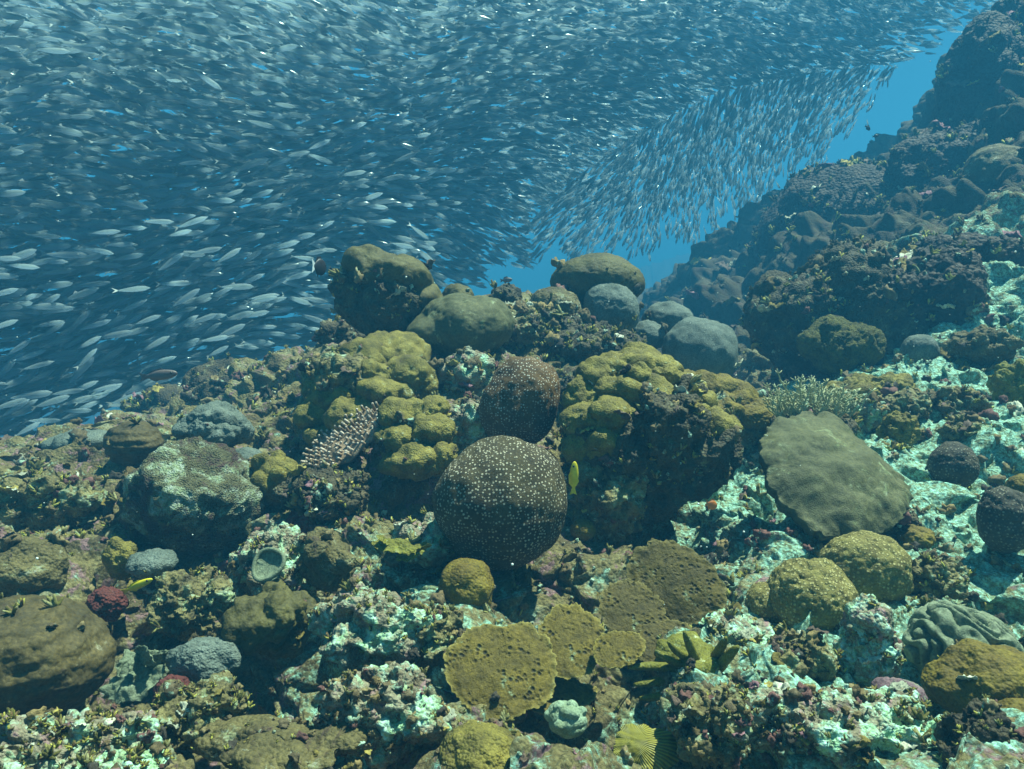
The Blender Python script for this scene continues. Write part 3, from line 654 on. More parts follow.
# ---- far side of the valley, right
def farmound(label, px, py, w_, h_, dist, seed, mat=None, name='reef_mound', layers=(('l', .16, .06), ('l', .06, .035), ('n', .4, .06), ('n', .03, .012)), n=6, lobes=None):
    return colony(name, label, 'reef', px, py, w_, h_, mat or M_FAR, lobes or lobeset(7, .6, .4, .6, seed), layers, seed=seed, dist=dist, n=n, depth=.9)
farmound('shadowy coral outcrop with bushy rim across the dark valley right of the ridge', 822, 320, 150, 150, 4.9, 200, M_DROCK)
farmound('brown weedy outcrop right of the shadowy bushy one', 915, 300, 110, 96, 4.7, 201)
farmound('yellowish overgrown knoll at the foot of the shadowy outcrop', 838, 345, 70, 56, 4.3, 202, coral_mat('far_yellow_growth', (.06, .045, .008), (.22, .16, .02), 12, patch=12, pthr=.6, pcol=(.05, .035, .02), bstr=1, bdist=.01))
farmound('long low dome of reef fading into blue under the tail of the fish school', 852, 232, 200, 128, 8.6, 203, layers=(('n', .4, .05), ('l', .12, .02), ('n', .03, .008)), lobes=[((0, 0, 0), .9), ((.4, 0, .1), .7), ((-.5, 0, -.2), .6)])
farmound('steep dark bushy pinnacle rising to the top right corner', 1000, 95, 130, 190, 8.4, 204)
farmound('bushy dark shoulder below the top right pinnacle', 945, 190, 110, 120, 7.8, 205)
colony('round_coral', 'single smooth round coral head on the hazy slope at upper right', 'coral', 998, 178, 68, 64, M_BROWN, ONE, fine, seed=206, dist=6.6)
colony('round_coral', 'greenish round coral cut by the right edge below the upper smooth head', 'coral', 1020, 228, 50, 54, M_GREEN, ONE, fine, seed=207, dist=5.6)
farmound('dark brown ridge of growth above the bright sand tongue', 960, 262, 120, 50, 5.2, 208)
colony('dome_coral', 'small grey dome coral at the left of the bright sand tongue', 'coral', 920, 350, 34, 30, M_GREY, ONE, fine, seed=209, n=5)
for i, (x, y, w_, h_, lb) in enumerate(((862, 390, 90, 30, 'low olive bush of algae behind the feathery soft coral'), (905, 408, 60, 34, 'weedy yellow brown clump above the pale turquoise rock'), (860, 415, 54, 34, 'turquoise lit lump right of the feathery soft coral'),
                                        (900, 432, 40, 44, 'green bushy clump touching the upper right of the flat plate coral'), (960, 405, 56, 36, 'purple brown tuft covered rock near the right edge'), (1010, 385, 40, 50, 'yellow green lettuce like clump at the right edge'),
                                        (962, 432, 50, 30, 'bushy clump just above the small round brown coral'), (985, 345, 70, 34, 'green weedy rock on the bright sand tongue'), (930, 580, 80, 44, 'rusty brown weedy rock right of the tan dome coral'))):
    colony('algae_rock', lb, 'rock', x, y, w_, h_, (M_OLIVE, M_ROCK, M_PROCK, M_OLIVE, M_ROCK, M_YEL, M_ROCK, M_BROWN, M_ROCK)[i], lobeset(10, .75, .25, .4, 220 + i), (('l', .13, .09), ('r', .3, .1), ('n', .04, .02)), seed=220 + i, n=6, depth=.7)
# left distance
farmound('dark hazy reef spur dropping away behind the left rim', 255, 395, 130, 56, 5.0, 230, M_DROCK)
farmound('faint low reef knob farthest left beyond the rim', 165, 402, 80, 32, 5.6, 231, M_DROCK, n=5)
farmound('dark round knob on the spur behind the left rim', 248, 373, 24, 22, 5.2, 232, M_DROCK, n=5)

# ------------------------------------------------------------------ plates
def plate_mesh(rad, thick, seed, wav=0.05, frill=0.06, n_t=220, n_r=46, ripple=0.0, stretch=(1, 1), cupped=0.0):
    a = np.linspace(0, 2 * np.pi, n_t, endpoint=False); s = np.linspace(0.0, 1, n_r)
    A, S = np.meshgrid(a, s, indexing='ij')
    o = 1 + 0.22 * fbm(np.stack([np.cos(a) * 1.3, np.sin(a) * 1.3, a * 0 + seed], 1), 3, seed) + frill * np.abs(perlin(np.stack([np.cos(a) * 9, np.sin(a) * 9, a * 0 + seed], 1), seed + 3))
    Rr = S * o[:, None] * rad
    x = np.cos(A) * Rr * stretch[0]; y = np.sin(A) * Rr * stretch[1]
    q = np.stack([x.ravel(), y.ravel(), 0 * x.ravel()], 1)
    z = wav * rad * fbm(q / (rad * .7), 3, seed).reshape(x.shape) + cupped * rad * S ** 2 + 0.004 * rad * fbm(q / (rad * .12), 2, seed).reshape(x.shape)
    z = z + 0.05 * rad * S ** 3 * np.sin(A * 13 + seed) * 0.6
    if ripple: z = z + ripple * rad * np.sin(A * 34) * S
    th_ = thick * (1 - 0.75 * S ** 6)
    top = np.stack([x, y, z + th_ / 2], -1).reshape(-1, 3); bot = np.stack([x, y, z - th_ / 2 - 0.0 * S], -1).reshape(-1, 3)
    idx = np.arange(n_t * n_r).reshape(n_t, n_r); nx = np.roll(idx, -1, 0)
    f1 = np.stack([idx[:, :-1], idx[:, 1:], nx[:, 1:], nx[:, :-1]], -1).reshape(-1, 4)
    N = n_t * n_r
    f2 = f1[:, ::-1] + N
    f3 = np.stack([idx[:, -1], idx[:, -1] + N, nx[:, -1] + N, nx[:, -1]], -1)
    return np.concatenate([top, bot]), np.concatenate([f1, f2, f3])
def plate(name, label, cat, px, py, wpx, dist, mat, seed, tilt, parent=None, **kw):
    W = wpx * dist / FPX
    V, F = plate_mesh(W / 2, W * .035, seed, **kw)
    o = link(name, mesh_from(name, V, F, mat), parent=parent, rot=tilt)
    P0 = at(px, py, dist)
    if parent: o.location = Vector(P0) - parent.location
    else: o.location = P0; tag(o, label, cat)
    return o
t = empty('yellow_plate_coral', at(515, 690, 1.7), 'low spread of overlapping yellow frilled plates with dark pits, bottom centre', 'coral')
slab('plate', [(446, 655), (458, 636), (482, 624), (505, 628), (532, 624), (549, 640), (556, 670), (552, 700), (528, 708), (492, 722), (468, 708), (452, 690)], 1.62, R(40), R(4), .018, M_PLATE, 301, dome=.05, parent=t, rag=.07)
slab('plate', [(540, 628), (560, 604), (590, 610), (604, 634), (600, 664), (570, 678), (546, 672), (534, 650)], 1.68, R(36), R(-6), .016, M_PLATE, 302, dome=.05, parent=t, rag=.08)
slab('plate', [(596, 640), (620, 632), (646, 640), (640, 656), (622, 666), (598, 664)], 1.62, R(30), R(-10), .014, M_PLATE, 303, dome=.05, parent=t, rag=.08)
slab('plate', [(520, 700), (545, 680), (580, 682), (600, 690), (575, 706), (540, 714)], 1.64, R(24), R(4), .014, M_PLATE, 304, dome=.05, parent=t, rag=.08)
t = empty('yellow_plate_coral', at(665, 590, 1.95), 'upright brownish yellow plate with a pale scar, rising right of the dark cave', 'coral')
slab('plate', [(628, 560), (650, 540), (676, 542), (700, 556), (722, 582), (727, 606), (708, 612), (690, 626), (660, 616), (634, 600)], 1.88, R(50), R(-10), .02, M_PLATE2, 305, dome=.08, parent=t, rag=.06)
slab('plate', [(600, 596), (622, 580), (650, 590), (668, 618), (650, 640), (622, 640), (604, 620)], 1.82, R(42), R(4), .018, M_PLATE2, 306, dome=.06, parent=t, rag=.08)
slab('plate', [(630, 636), (660, 622), (690, 626), (696, 650), (668, 662), (640, 660)], 1.76, R(34), R(-6), .016, M_PLATE2, 307, dome=.06, parent=t, rag=.08)
# striped fan
def fan_mat():
    m, nt, b, P = base_mat('striped_leaf_tissue')
    sep = nt.nodes.new('ShaderNodeSeparateXYZ'); nt.links.new(P, sep.inputs[0])
    ang = math_n(nt, 'ARCTAN2', sep.outputs[1], math_n(nt, 'ADD', sep.outputs[0], 0.035))
    s = math_n(nt, 'SINE', math_n(nt, 'MULTIPLY', ang, 70.0))
    nt.links.new(ramp(nt, math_n(nt, 'ADD', math_n(nt, 'MULTIPLY', s, .5), .5), [(0.2, (0.15, 0.12, 0.01)), (0.8, (0.30, 0.26, 0.03))]), b.inputs['Base Color'])
    bump(nt, b, s, .5, .003); b.inputs['Roughness'].default_value = .6
    return m
plate('striped_fan_coral', 'yellow green leaf shaped coral with fine radiating stripes at the bottom edge', 'coral', 648, 746, 66, 1.42, fan_mat(), 310, (R(38), R(10), R(-12)), stretch=(1, .72), wav=.1, cupped=-.2)
# cup, disc, leaves
t = empty('cup_coral', at(270, 567, 2.1), 'round grey green cup coral with a pale ring rim on the crusted rock', 'coral')
def torus_tube(Rr, r, seed):
    a = np.linspace(0, 2 * np.pi, 80, endpoint=False); b_ = np.linspace(0, 2 * np.pi, 10, endpoint=False)
    A, B = np.meshgrid(a, b_, indexing='ij'); rw = Rr * (1 + .06 * np.sin(3 * A + seed))
    V = np.stack([(rw + r * np.cos(B)) * np.cos(A), (rw + r * np.cos(B)) * np.sin(A), r * np.sin(B) + .0 * A], -1).reshape(-1, 3)
    i = np.arange(800).reshape(80, 10); j = np.roll(i, -1, 0)
    F = np.stack([i, j, np.roll(j, -1, 1), np.roll(i, -1, 1)], -1).reshape(-1, 4)
    return V, F
dd_ = 1.93
rc = 16 * dd_ / FPX
plate('bowl', '', '', 270, 566, 34, dd_, M_CAB, 320, (R(46), R(-18), 0), t, cupped=.25, frill=0, wav=.02, stretch=(1, 1))
V, F = torus_tube(rc, rc * .14, 2)
o = link('rim', mesh_from('rim', V + np.array([0, 0, rc * .28]), F, M_CAB), parent=t, rot=(R(46), R(-18), 0)); o.location = Vector(at(270, 566, dd_)) - t.location
colony('disc_coral', 'rounded pale blue grey disc coral above the knobbly brown rock', 'coral', 202, 660, 68, 44, M_GREY, [((0, 0, 0), .9), ((-.3, 0, .1), .6)], (('n', .4, .06), ('l', .08, .012)), seed=322, depth=.5, tilt=(R(-48), 0, 0), n=6, dist=1.7)
t = empty('leafy_coral', at(138, 672, 1.75), 'pale yellow green coral of crumpled leaves beside the huge brown mound', 'coral')
for i, (x, y, w_, tx, ty) in enumerate(((135, 680, 56, 30, -10), (150, 668, 44, 60, 20), (128, 668, 38, 70, -30), (145, 656, 30, 80, 10), (158, 660, 24, 70, 40), (120, 690, 34, 40, -20))):
    plate('leaf', '', '', x, y, w_, 1.68 + .02 * (i % 3), M_CAB, 330 + i, (R(tx), R(ty), R(i * 50)), t, wav=.25, frill=.15, stretch=(1, .75), n_t=120, n_r=24)
t = empty('ribbon_coral', at(400, 545, 2.1), 'bright yellow green spread of thin frilly blades left below the dotted dome', 'coral')
for i, (x, y, w_, tx, ty) in enumerate(((395, 546, 42, 28, 8), (412, 552, 36, 24, -14), (384, 540, 28, 40, 20), (376, 548, 22, 50, -10), (424, 548, 20, 20, 30))):
    plate('blade', '', '', x, y, w_, 2.02 + .02 * (i % 2), M_YEL, 340 + i, (R(tx), R(ty), R(i * 37)), t, wav=.12, frill=.1, stretch=(1, .45), n_t=120, n_r=20)

# ------------------------------------------------------------------ tubes
def tube(pts, rads, seg=8):
    pts = np.asarray(pts, float); n = len(pts)
    T = np.gradient(pts, axis=0); T /= np.linalg.norm(T, axis=1)[:, None] + 1e-9
    up = np.where(np.abs(T[:, 2:3]) > .9, np.array([[1., 0, 0]]), np.array([[0., 0, 1]]))
    A = np.cross(T, up); A /= np.linalg.norm(A, axis=1)[:, None] + 1e-9; B = np.cross(T, A)
    a = np.linspace(0, 2 * np.pi, seg, endpoint=False)
    V = pts[:, None] + (A[:, None] * np.cos(a)[None, :, None] + B[:, None] * np.sin(a)[None, :, None]) * np.asarray(rads)[:, None, None]
    V = V.reshape(-1, 3)
    i = np.arange(n * seg).reshape(n, seg)
    F = np.stack([i[:-1], i[1:], np.roll(i[1:], -1, 1), np.roll(i[:-1], -1, 1)], -1).reshape(-1, 4)
    V = np.concatenate([V, pts[:1], pts[-1:]])
    c0 = n * seg
    e1 = np.stack([i[0], np.roll(i[0], -1), np.full(seg, c0), np.full(seg, c0)], -1); e2 = np.stack([np.roll(i[-1], -1), i[-1], np.full(seg, c0 + 1), np.full(seg, c0 + 1)], -1)
    return V, F, np.concatenate([e1[:, :3], e2[:, :3]])
def tube_mesh(name, parts, mat):
    VV, FF, o = [], [], 0
    for V, F, E in parts:
        VV.append(V); FF += (F + o).tolist() + (E + o).tolist(); o += len(V)
    return mesh_from(name, np.concatenate(VV), FF, mat)
# stubby table coral: plate, trunk and pale tipped branchlets
rs = np.random.default_rng(5)
d0 = 2.85
P0 = at(345, 440, d0)
t = empty('table_coral', P0, 'slanting table coral set with rows of stubby white tipped branchlets', 'coral', rot=(R(33), R(-32), R(-8)))
V, F = plate_mesh(.17, .022, 350, stretch=(1.15, .74), wav=.08)
link('plate', mesh_from('plate', V, F, M_BRANCH), parent=t)
V, F, E = tube([(0, 0, -.12), (0, 0, -.05), (0.01, 0, 0)], [.03, .035, .07], 12)
link('trunk', tube_mesh('trunk', [(V, F, E)], M_DROCK), parent=t)
pr = []
k_ = 0
for a_, b_ in [(x, y) for x in np.linspace(-1, 1, 17) for y in np.linspace(-1, 1, 11)]:
    if a_ ** 2 + b_ ** 2 > 1.02: continue
    k_ += 1
    x = a_ * .19 + rs.uniform(-.006, .006); y = b_ * .125 + rs.uniform(-.006, .006); L = rs.uniform(.016, .03)
    dx, dy = a_ * .4 + rs.uniform(-.2, .2), b_ * .4 + rs.uniform(-.2, .2)
    pts = [(x, y, -.004), (x + dx * L * .5, y + dy * L * .5, L * .6), (x + dx * L, y + dy * L, L * 1.1)]
    pr.append((pts, L))
pr = pr[:]
rs.shuffle(pr)
for i, (pts, L) in enumerate(pr[:98]):
    pts = np.array(pts)
    b_ = link('branchlet', tube_mesh('branchlet', [tube(pts, [.0065, .006, .0045], 8)], M_BRANCH), parent=t)
    D_, F_ = ico(2)
    link('tip', mesh_from('tip', D_ * .0052 + pts[-1], F_, M_TIP), parent=b_)
rest = [tube(np.array(p), [.0065, .006, .0045], 7) for p, L in pr[98:]]
if rest:
    o = link('branchlets', tube_mesh('branchlets', rest, M_TIP), parent=t); o['kind'] = 'stuff'
# feathery soft coral
d0 = 3.05; P0 = at(812, 420, d0)
t = empty('feathery_soft_coral', P0, 'tan feathery soft coral with thin upright beaded branches behind the flat plate coral', 'coral')
colony('holdfast', '', '', 812, 424, 80, 26, M_DROCK, ONE, (('l', .2, .06),), seed=360, parent=t, dist=d0 + .02, n=5)
rs = np.random.default_rng(8)
for i in range(90):
    a = rs.uniform(-1, 1); x0 = a * .15; y0 = rs.uniform(-.06, .06)
    L = rs.uniform(.09, .2) * (1 - .25 * abs(a)) * (1.25 if rs.random() < .12 else 1)
    s = np.linspace(0, 1, 12)
    cur = rs.uniform(-.3, .3); lean = a * .45 + rs.uniform(-.25, .25)
    X_ = x0 + L * (lean * s + cur * s * s * .5) + .006 * np.sin(s * 9 + i); Y_ = y0 + L * rs.uniform(-.5, .3) * s; Z_ = L * s * .95
    pts = np.stack([X_, Y_, Z_], 1)
    rad = .0035 * (1 - .45 * s) * (1 + .35 * (np.arange(12) % 2))
    parts = [tube(pts, rad, 6)]
    for q in range(4, 12, 2):                        # short side twigs
        for sg in (-1, 1):
            e = pts[q] + np.array([sg * .014 + rs.normal() * .004, rs.normal() * .006, .012])
            parts.append(tube(np.stack([pts[q], (pts[q] + e) / 2 + [0, 0, -.002], e]), [.0026, .0024, .0016], 5))
    link('branch', tube_mesh('branch', parts, M_SOFT), parent=t)
# yellow finger coral
P0 = at(670, 688, 1.62)
t = empty('yellow_finger_coral', P0, 'yellow coral with stubby pointed fingers lying right of the frilled plates', 'coral')
colony('base', '', '', 690, 668, 70, 56, M_YEL, lobeset(6, .6, .35, .5, 7), (('n', .3, .08), ('l', .12, .04)), seed=370, parent=t, dist=1.7, n=5)
for i, (x0, y0, x1, y1, r0) in enumerate(((690, 672, 628, 668, 6), (688, 684, 634, 682, 6), (700, 690, 640, 695, 6), (692, 668, 656, 650, 5), (700, 664, 684, 634, 6), (712, 672, 738, 650, 7), (704, 686, 694, 706, 6), (680, 690, 664, 704, 5), (716, 660, 726, 634, 6), (690, 660, 668, 640, 5))):
    A, B = at(x0, y0, 1.68), at(x1, y1, 1.60); s = np.linspace(0, 1, 9)[:, None]
    pts = A * (1 - s) + B * s + np.array([0, 0, .008]) * np.sin(s * 3 + i) - P0
    rad = (r0 * 1.25 / FPX) * np.array([1.3, 1.2, 1.05, 1.1, .95, 1, .85, .7, .35])
    link('finger', tube_mesh('finger', [tube(pts, rad, 12)], M_YEL), parent=t)

# ------------------------------------------------------------------ loose growth, uncountable
_ex = []
for V_, rocky in SURF:
    zc = V_[:, 2]; lo, hi = zc.min(), zc.max()
    m_ = V_[(zc > lo + (hi - lo) * .3)]
    r_ = np.hypot(m_[:, 0], m_[:, 1]).mean(); wpx_ = (V_[:, 0].max() - V_[:, 0].min()) / r_ * FPX
    k_ = int(wpx_ * wpx_ * .7 * (1 if rocky else .10)) + 1
    _ex.append(m_[rng.integers(0, len(m_), k_)])
SP_ = np.concatenate([GRID[::2]] + _ex * 1)
def tri(F): return F if F.shape[1] == 3 else np.concatenate([F[:, [0, 1, 2]], F[:, [0, 2, 3]]])
def scatter(name, label, cat, protos, n, size, mat, seed, zone=None, sink=.25, rmin=1.1, rmax=11):
    rs = np.random.default_rng(seed)
    rho_ = np.hypot(SP_[:, 0], SP_[:, 1]); ok = (rho_ > rmin) & (rho_ < rmax) & (np.abs(np.arctan2(SP_[:, 0], SP_[:, 1])) < R(44))
    cand = np.nonzero(ok)[0]
    clump = fbm(SP_[cand] / .35, 2, seed)
    pick = rs.random(len(cand)) < np.clip(.35 + clump, 0.02, 1)
    cand = cand[pick]
    if zone is not None: cand = cand[zone(SP_[cand])]
    ids = rs.choice(cand, n)
    VV, FF, o = [], [], 0
    for i in ids:
        V, F = protos[rs.integers(len(protos))]
        p = SP_[i]; r = math.hypot(p[0], p[1])
        s = np.exp(rs.uniform(math.log(size[0]), math.log(size[1]))) * r / FPX
        q = Euler((rs.uniform(-.7, .7), rs.uniform(-.7, .7), rs.uniform(0, 6.28))).to_matrix()
        VV.append((V @ np.array(q).T) * s + p + np.array([0, 0, s * (1 - 2 * sink) * .5])); FF.append(F + o); o += len(V)
    ob = link(name, mesh_from(name, np.concatenate(VV), np.concatenate(FF), mat))
    return tag(ob, label, cat, kind='stuff')
def island_mat(name, cols, sc=60., bscale=200., bdist=.004, pale=0):
    m, nt, b, P = base_mat(name)
    g = nt.nodes.new('ShaderNodeNewGeometry')
    st = [((i + .5) / len(cols), c) for i, c in enumerate(cols)]
    c = ramp(nt, g.outputs['Random Per Island'], st, 'CONSTANT')
    f = noise_n(nt, P, sc, 5, .7)
    c = mixc(nt, 1.0, c, ramp(nt, f, [(.3, (.45, .45, .45)), (.68, (1.6, 1.6, 1.6))]), 'MULTIPLY')
    if pale:
        c = mixc(nt, ramp(nt, noise_n(nt, P, 13, 7, .75, .4), [(pale, (0, 0, 0)), (pale + .03, (1, 1, 1))]), c, (.30, .42, .31))
    nt.links.new(c, b.inputs['Base Color']); b.inputs['Roughness'].default_value = .8; b.inputs['Specular IOR Level'].default_value = .2
    bump(nt, b, noise_n(nt, P, bscale, 4, .75), .9, bdist)
    return m
def proto_rock(seed, n=3):
    V, F = star(lobeset(7, .6, .3, .55, seed), n, 10)
    V = V * np.random.default_rng(seed).uniform(.45, 1.2, 3)
    return disp(V, F, ('n', .6, .4), ('r', .5, .45), seed=seed), F
def proto_tuft(seed):
    rs = np.random.default_rng(seed); VV, FF, o = [], [], 0
    for _ in range(9):
        d_ = rs.normal(size=3); d_[2] = abs(d_[2]) + .3; d_ /= np.linalg.norm(d_)
        s = np.linspace(0, 1, 4)[:, None]
        pts = d_ * s * rs.uniform(.7, 1.2) + np.array([0, 0, .2]) * s * s
        V, F, E = tube(pts, [.16, .2, .17, .08], 5)
        VV.append(V); FF.append(np.concatenate([tri(F), E]) + o); o += len(V)
    return np.concatenate(VV), np.concatenate(FF)
def proto_leaf(seed):
    V, F = plate_mesh(1.0, .12, seed, wav=.5, frill=.3, n_t=22, n_r=5, stretch=(1, .7))
    return V, tri(F)
ROCKS = [proto_rock(400 + i) for i in range(8)]
TUFTS = [proto_tuft(420 + i) for i in range(6)]
LEAVES = [proto_leaf(440 + i) for i in range(6)]
scatter('coral_rubble', 'broken bits of dead coral strewn all over the reef', 'rubble', ROCKS, 3600, (2, 10), island_mat('rubble_pieces', [(.05, .04, .03), (.12, .09, .05), (.24, .17, .07), (.20, .15, .07), (.15, .07, .06), (.14, .10, .05), (.10, .07, .03)], pale=.58), 1, rmax=5.5)
scatter('coral_rubble', 'pale chips of dead coral over the bare rock on the right and centre', 'rubble', ROCKS, 1500, (1.2, 4), island_mat('pale_pieces', [(.3, .34, .24), (.34, .46, .36), (.2, .16, .09), (.26, .22, .14)], pale=.5), 2, zone=lambda p: (p[:, 0] > -.5) & (p[:, 1] < 4.8))
scatter('algae_turf', 'short olive and brown algae tufts growing between the corals', 'algae', TUFTS, 5200, (2, 7), island_mat('algae_tufts', [(.09, .08, .02), (.22, .19, .035), (.36, .33, .07), (.14, .09, .04), (.22, .24, .12)]), 3, sink=.4)
scatter('crust_leaves', 'thin crinkled coral crusts growing on the reef rock', 'crust', LEAVES, 1800, (2.5, 10), island_mat('crust_pieces', [(.16, .12, .03), (.34, .27, .07), (.3, .3, .22), (.12, .08, .06), (.5, .5, .38), (.24, .12, .14)]), 4, sink=.4)
scatter('branching_growth', 'bushy little tan and olive branching growths among the corals', 'growth', TUFTS, 450, (5, 11), island_mat('branching_bits', [(.10, .09, .02), (.2, .18, .06), (.26, .24, .11), (.14, .10, .05)]), 6, sink=.5, rmax=4.0)
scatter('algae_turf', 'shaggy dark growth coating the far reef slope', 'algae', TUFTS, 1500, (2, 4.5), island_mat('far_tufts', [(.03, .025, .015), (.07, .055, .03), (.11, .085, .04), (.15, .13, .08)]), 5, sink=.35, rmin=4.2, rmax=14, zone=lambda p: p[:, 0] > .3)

# ------------------------------------------------------------------ fish
def fish_mesh(L=.27, hh=.024, ww=.014, ns=11, nseg=8, bend=0.0, fins=True, lod=False):
    s = np.linspace(0, 1, ns)
    prof = np.sin(np.pi * np.clip(s * .93 + .03, 0, 1) ** .72) ** .75
    prof[0] = .12; prof[-1] = .2
    x = (.5 - s * .84) * L
    a = np.linspace(0, 2 * np.pi, nseg, endpoint=False)
    V = np.stack([np.repeat(x, nseg), (prof[:, None] * ww * np.cos(a)).ravel(), (prof[:, None] * hh * np.sin(a)).ravel()], 1)
    fz = (np.sin(a)[None] * np.ones((ns, 1))).ravel()
    i = np.arange(ns * nseg).reshape(ns, nseg)
    q = np.stack([i[:-1], i[1:], np.roll(i[1:], -1, 1), np.roll(i[:-1], -1, 1)], -1).reshape(-1, 4)
    F = tri(q)
    ex = [(.51 * L, 0, 0), (-.33 * L, 0, .003), (-.33 * L, 0, -.003), (-.50 * L, 0, hh * 1.0), (-.50 * L, 0, -hh * 1.0), (-.41 * L, 0, 0)]
    o = len(V); V = np.concatenate([V, np.array(ex)]); fz = np.concatenate([fz, [0, .5, .5, .6, .6, .5]])
    E = [(i[0, k], i[0, (k + 1) % nseg], o) for k in range(nseg)] + [(o + 1, o + 3, o + 5), (o + 2, o + 5, o + 4), (o + 1, o + 5, o + 2)]
    if fins:
        o = len(V)
        V = np.concatenate([V, np.array([(.03 * L, 0, hh * .85), (-.01 * L, 0, hh * 1.6), (-.10 * L, 0, hh * .8), (-.12 * L, 0, -hh * .6), (-.17 * L, 0, -hh * 1.1), (-.24 * L, 0, -hh * .4),
                                         (.24 * L, ww * .8, -hh * .4), (.15 * L, ww * 1.6, -hh * 1.0), (.17 * L, ww * .7, -hh * .6)])])
        fz = np.concatenate([fz, [.8] * 3 + [-.5] * 3 + [-.3] * 3])
        E += [(o, o + 1, o + 2), (o + 3, o + 4, o + 5), (o + 6, o + 7, o + 8)]
    V[:, 1] += bend * L * np.sin((V[:, 0] / L + .5) * 4.2) * (0.5 - V[:, 0] / L)
    return V, np.concatenate([F, np.array(E)]), fz
def fish_mat():
    m, nt, b, P = base_mat('silver_fish_skin')
    a = nt.nodes.new('ShaderNodeAttribute'); a.attribute_name = 'fz'
    g = nt.nodes.new('ShaderNodeNewGeometry')
    f = math_n(nt, 'ADD', math_n(nt, 'MULTIPLY', a.outputs['Fac'], .5), .5)
    c = ramp(nt, f, [(0.0, (.60, .72, .84)), (.38, (.60, .72, .82)), (.60, (.60, .70, .72)), (.74, (.60, .68, .66)), (.95, (.58, .68, .72))])
    c = mixc(nt, 1.0, c, ramp(nt, g.outputs['Random Per Island'], [(0, (.8, .8, .8)), (1, (1.15, 1.15, 1.15))]), 'MULTIPLY')
    nt.links.new(c, b.inputs['Base Color'])
    sh = ramp(nt, g.outputs['Random Per Island'], [(.0, (1, 1, 1)), (.13, (0, 0, 0))], 'CONSTANT')        # a few fish roll their mirror side to the sun
    nt.links.new(sh, b.inputs['Metallic'])
    nt.links.new(ramp(nt, sh, [(0, (.5, .5, .5)), (1, (.28, .28, .28))]), b.inputs['Roughness'])
    tr = nt.nodes.new('ShaderNodeBsdfTranslucent'); mx = nt.nodes.new('ShaderNodeMixShader'); mx.inputs[0].default_value = .84
    nt.links.new(c, tr.inputs[0]); nt.links.new(b.outputs[0], mx.inputs[1]); nt.links.new(tr.outputs[0], mx.inputs[2])
    nt.links.new(mx.outputs[0], nt.nodes['Material Output'].inputs['Surface'])
    return m
M_FISH = fish_mat()

# the school: a thick curtain of fish; lower edge given as (px, py)
EDGE = [(-700, 640), (0, 436), (70, 428), (120, 402), (190, 392), (250, 366), (300, 340), (345, 318), (420, 296), (470, 280), (520, 262), (600, 258), (680, 246), (740, 222), (800, 178), (850, 138), (880, 92), (930, 52), (1000, 12), (1100, -40), (1400, -200)]
ex_ = np.array([e[0] for e in EDGE]); ey_ = np.array([e[1] for e in EDGE])
def edge_y(px): return np.interp(px, ex_, ey_)
def sch_depth(px, py):
    """nearest layer of the school: close on the left, running away to the right"""
    base = np.interp(px, [-700, 0, 200, 400, 560, 700, 850, 1000, 1400], [3.5, 4.0, 4.5, 5.2, 6.0, 7.4, 8.4, 9.0, 9.5])
    low = np.clip((py - 40) / 200, 0, 1) * np.clip((px - 420) / 150, 0, 1)          # lower right part is the far side of the bend
    up = np.clip((60 - py) / 300, 0, 1)
    return base + low * 3.0 - up * base * .12
def heading(px, py, rs):
    """swimming direction in picture degrees (0 right, 90 up), smoothly changing over the school"""
    l = np.interp(py, [-300, 0, 150, 300, 450], [-14, -10, 8, 16, 18])
    mid = np.interp(py, [-300, 0, 150, 230, 300], [-6, -4, 2, -12, -16])
    w_ = np.clip((px - 250) / 220, 0, 1)
    ang = l * (1 - w_) + mid * w_
    bnd = np.interp(px, [500, 640, 720, 860], [218, 115, 75, 50])                                                   # below this the fish turn downwards
    turn = np.clip((py - bnd) / 30, 0, 1) * np.clip((px - 500) / 60, 0, 1)
    return np.where(turn > .5, 64 + 14 * np.sin(px * .02), ang)
rs = np.random.default_rng(77)
NT = 32000
px = rs.uniform(-420, 1180, NT * 3); py = rs.uniform(-60, 440, NT * 3)
ey = edge_y(px) + 7 * np.sin(px * .11) + 5 * np.sin(px * .29 + 1)
keep = py < ey - np.abs(rs.normal(size=len(px))) * 5
px, py = px[keep], py[keep]
dn = sch_depth(px, py) * 1.35
thk = np.interp(px, [0, 400, 700, 1000], [6.0, 5.5, 4.0, 3.0])
dd = dn + .42 * thk * rs.random(len(px)) ** 1.15
# thinner layer towards the lower right border, water shows between the fish there
thin = np.clip((ey[keep] - py) / 60, .42, 1); thin = np.where(px > 480, thin, 1)
keep = rs.random(len(px)) < thin * np.interp(px, [0, 450, 560, 1100], [.75, .85, 1.0, 1.0]) * np.clip((dd / 8.0) ** 1.3, .2, 1.6) / 1.6
# thinned out beyond the frame
px, py, dd = px[keep], py[keep], dd[keep]
px, py, dd = px[:NT], py[:NT], dd[:NT]
PF = at(px, py, dd)
